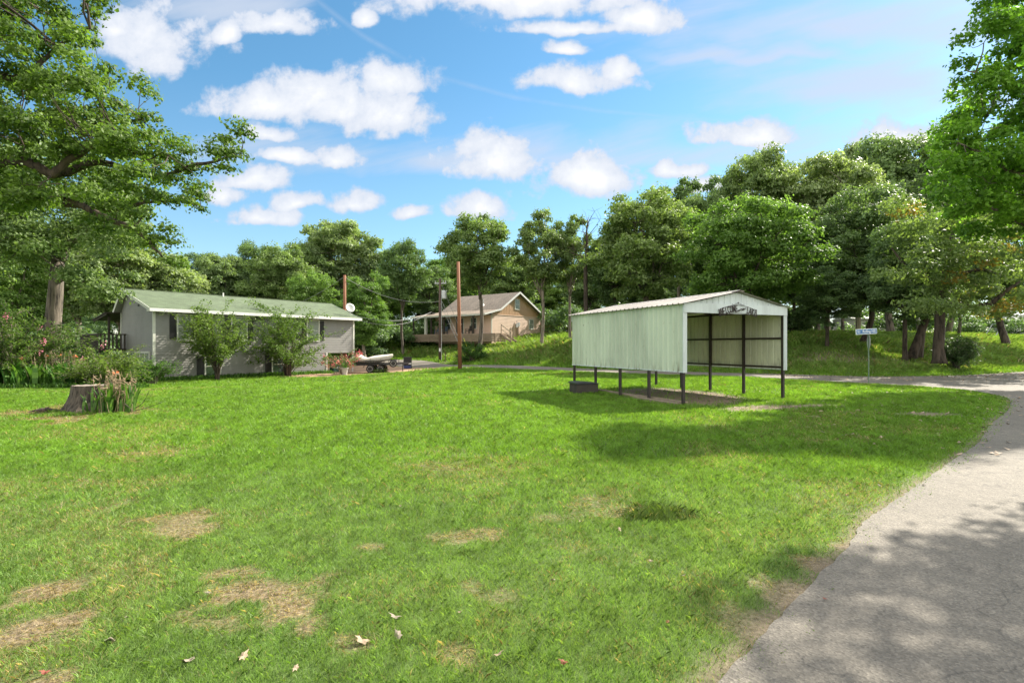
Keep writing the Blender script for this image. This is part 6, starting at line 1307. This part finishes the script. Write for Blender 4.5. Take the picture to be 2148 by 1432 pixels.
def bed_weeds():
    rg = np.random.default_rng(91); V = []; 
    def blades(xa, xb, Y0, Y1, n, H):
        for _ in range(n):
            Y = rg.uniform(Y0, Y1); X = rg.uniform(xa, xb) ; z = Tz(X, Y); a = rg.random() * 6.28; L = H * rg.uniform(0.5, 1.1); w_ = 0.035; s = np.array([-math.sin(a), math.cos(a), 0]) * w_; d = np.array([math.cos(a), math.sin(a), 0]) * L * 0.35; b = np.array([X, Y, z]); m = b + d * 0.3 + [0, 0, L * 0.6]; t = b + d + [0, 0, L * 0.9]; V.extend([b - s, b + s, m + s * 0.8, m - s * 0.8, m - s * 0.8, m + s * 0.8, t + s * 0.05, t - s * 0.05])
    for k in range(2600):                               # long weeds along the foot of the grey house front
        lx = rg.uniform(-2.5, 12.2); ly = -abs(rg.normal()) * 0.6 - 0.05; X, Y = gh(lx, ly); blades(X - 0.01, X + 0.01, Y - 0.01, Y + 0.01, 1, 0.34)
    blades(-27, -17, 23.3, 24.8, 2200, 0.32); leaves_obj('weeds', np.array(V), M['shrub'], None, rg); o = bpy.data.objects['weeds']; tag(o, 'long weedy grass along the flower bed and the foot of the grey house', 'weeds', kind='stuff')
bed_weeds()
X, Y = at(723, 38.6); r = thing('planter_pot', 'weathered pot with straggly growth under the coral crape myrtle', 'plant pot', (X, Y, Tz(X, Y))); MB().lathe([(0.16, 0.0), (0.24, 0.5), (0.27, 0.5), (0.27, 0.56), (0.22, 0.56), (0.2, 0.48)], n=18).build('pot', M['concrete'], r)
canna(r, np.random.default_rng(3), 14, 0.7, 0.08, leafw=0.05, stalks=0); 
for c_ in r.children:
    if c_.name.startswith('leaves'): c_.location = (0, 0, 0.45)

# ------------------------------------------------------------------ fallen leaves
def leaf_mesh(seed):
    rg = np.random.default_rng(seed); n = 12; vs = [(0, 0, 0.012)]
    for j in range(n): a = 2 * math.pi * j / n; q = (0.5 if j % 2 == 0 else 0.32) * (1.35 if j == 0 else 1); vs.append((math.cos(a) * q * 1.2, math.sin(a) * q * 0.75, 0.10 * math.cos(2 * a) + rg.normal() * 0.05))
    return vs, [(0, 1 + j, 1 + (j + 1) % n) for j in range(n)]
LV = {}
rgl = np.random.default_rng(15)
spots = [(230, 1350, 'leaf_pale', 2.0), (395, 1392, 'leaf_pale', 1.8), (830, 1300, 'leaf_pale', 1.7), (835, 1340, 'leaf_pale', 1.6), (760, 1350, 'leaf_dry', 2.0), (510, 1385, 'leaf_dry', 1.5), (415, 1248, 'leaf_dry', 1.3), (436, 1250, 'leaf_pale', 1.0), (266, 1302, 'leaf_pale', 0.9), (508, 1174, 'leaf_red', 0.7), (210, 992, 'leaf_dry', 1.4), (118, 1005, 'leaf_dry', 1.3), (1045, 1380, 'leaf_dry', 1.2), (1183, 1397, 'leaf_red', 1.1), (1160, 1222, 'leaf_pale', 1.0), (905, 1288, 'leaf_pale', 0.9),
         (1300, 1115, 'leaf_dry', 1.1), (1218, 1098, 'leaf_dry', 0.9), (1365, 1182, 'leaf_dry', 0.9), (1400, 1312, 'leaf_red', 0.9), (1435, 1212, 'leaf_pale', 0.9), (1510, 1080, 'leaf_pale', 1.0), (1600, 1100, 'leaf_red', 0.7), (1665, 1103, 'leaf_dry', 0.9), (1553, 1127, 'leaf_dry', 0.6), (1846, 1022, 'leaf_pale', 1.1), (1938, 1020, 'leaf_pale', 1.2), (1995, 964, 'leaf_pale', 1.3), (1775, 1042, 'leaf_red', 1.0), (1510, 1048, 'leaf_dry', 0.8), (1396, 985, 'leaf_pale', 0.9), (965, 1290, 'leaf_dry', 0.8), (840, 1065, 'leaf_dry', 0.7), (620, 1410, 'leaf_dry', 1.0), (95, 1418, 'leaf_red', 1.0), (330, 912, 'leaf_dry', 1.0), (700, 1130, 'leaf_pale', 0.7), (2020, 875, 'leaf_pale', 1.8), (2065, 880, 'leaf_pale', 1.6), (1730, 1262, 'leaf_red', 0.6)]
for px, py, mk, s in spots:
    X, Y = flat(px, py); zz_ = Tz(X, Y) + 0.026; mm = 'fallen_leaf'
    if mk not in LV:
        vs, fs = leaf_mesh(len(LV)); b = MB(); b.add(vs, fs); o = b.build('fallen_leaf', M[mk]); LV[mk] = o
    else: o = LV[mk].copy(); C.objects.link(o)
    k = 0.042 * s; o.location = (X, Y, zz_); o.scale = (k, k, k); o.rotation_euler = (rgl.uniform(-0.5, 0.5), rgl.uniform(-0.5, 0.5), rgl.random() * 6.28)
    lb = {'leaf_pale': 'pale dry curled leaf fallen on the lawn', 'leaf_dry': 'brown dry leaf fallen on the lawn', 'leaf_red': 'dark russet leaf fallen on the lawn'}[mk]; tag(o, lb, 'leaf', lb.replace('leaf', 'leaves'))
def litter():
    rg = np.random.default_rng(19); P = []
    while len(P) < 2600:
        k = rg.random()
        if k < 0.75: X = rg.uniform(15, 36); Y = rg.uniform(20, 35)
        elif k < 0.9: X = rg.uniform(6, 17); Y = rg.uniform(8, 22)
        else: X = rg.uniform(16, 34); Y = rg.uniform(30, 40)
        if k < 0.75 and sdist(FAR, np.array([X]), np.array([Y]))[0] < -5.5 * rg.random() ** 0.5 - 0.3: continue
        P.append((X, Y))
    P = np.array(P); z = T(P[:, 0], P[:, 1]) + 0.035; Q = np.column_stack([P, z]); V = leaf_quads(Q, np.tile([0, 0, 2.5], (len(Q), 1)), 0.10, rg, 0.7)
    o = mesh_np('leaf_litter', V, np.arange(len(V)).reshape(-1, 4), M['leaf_dry']); tag(o, 'brown leaf litter scattered over the road junction and verge', 'leaves', kind='stuff')
litter()
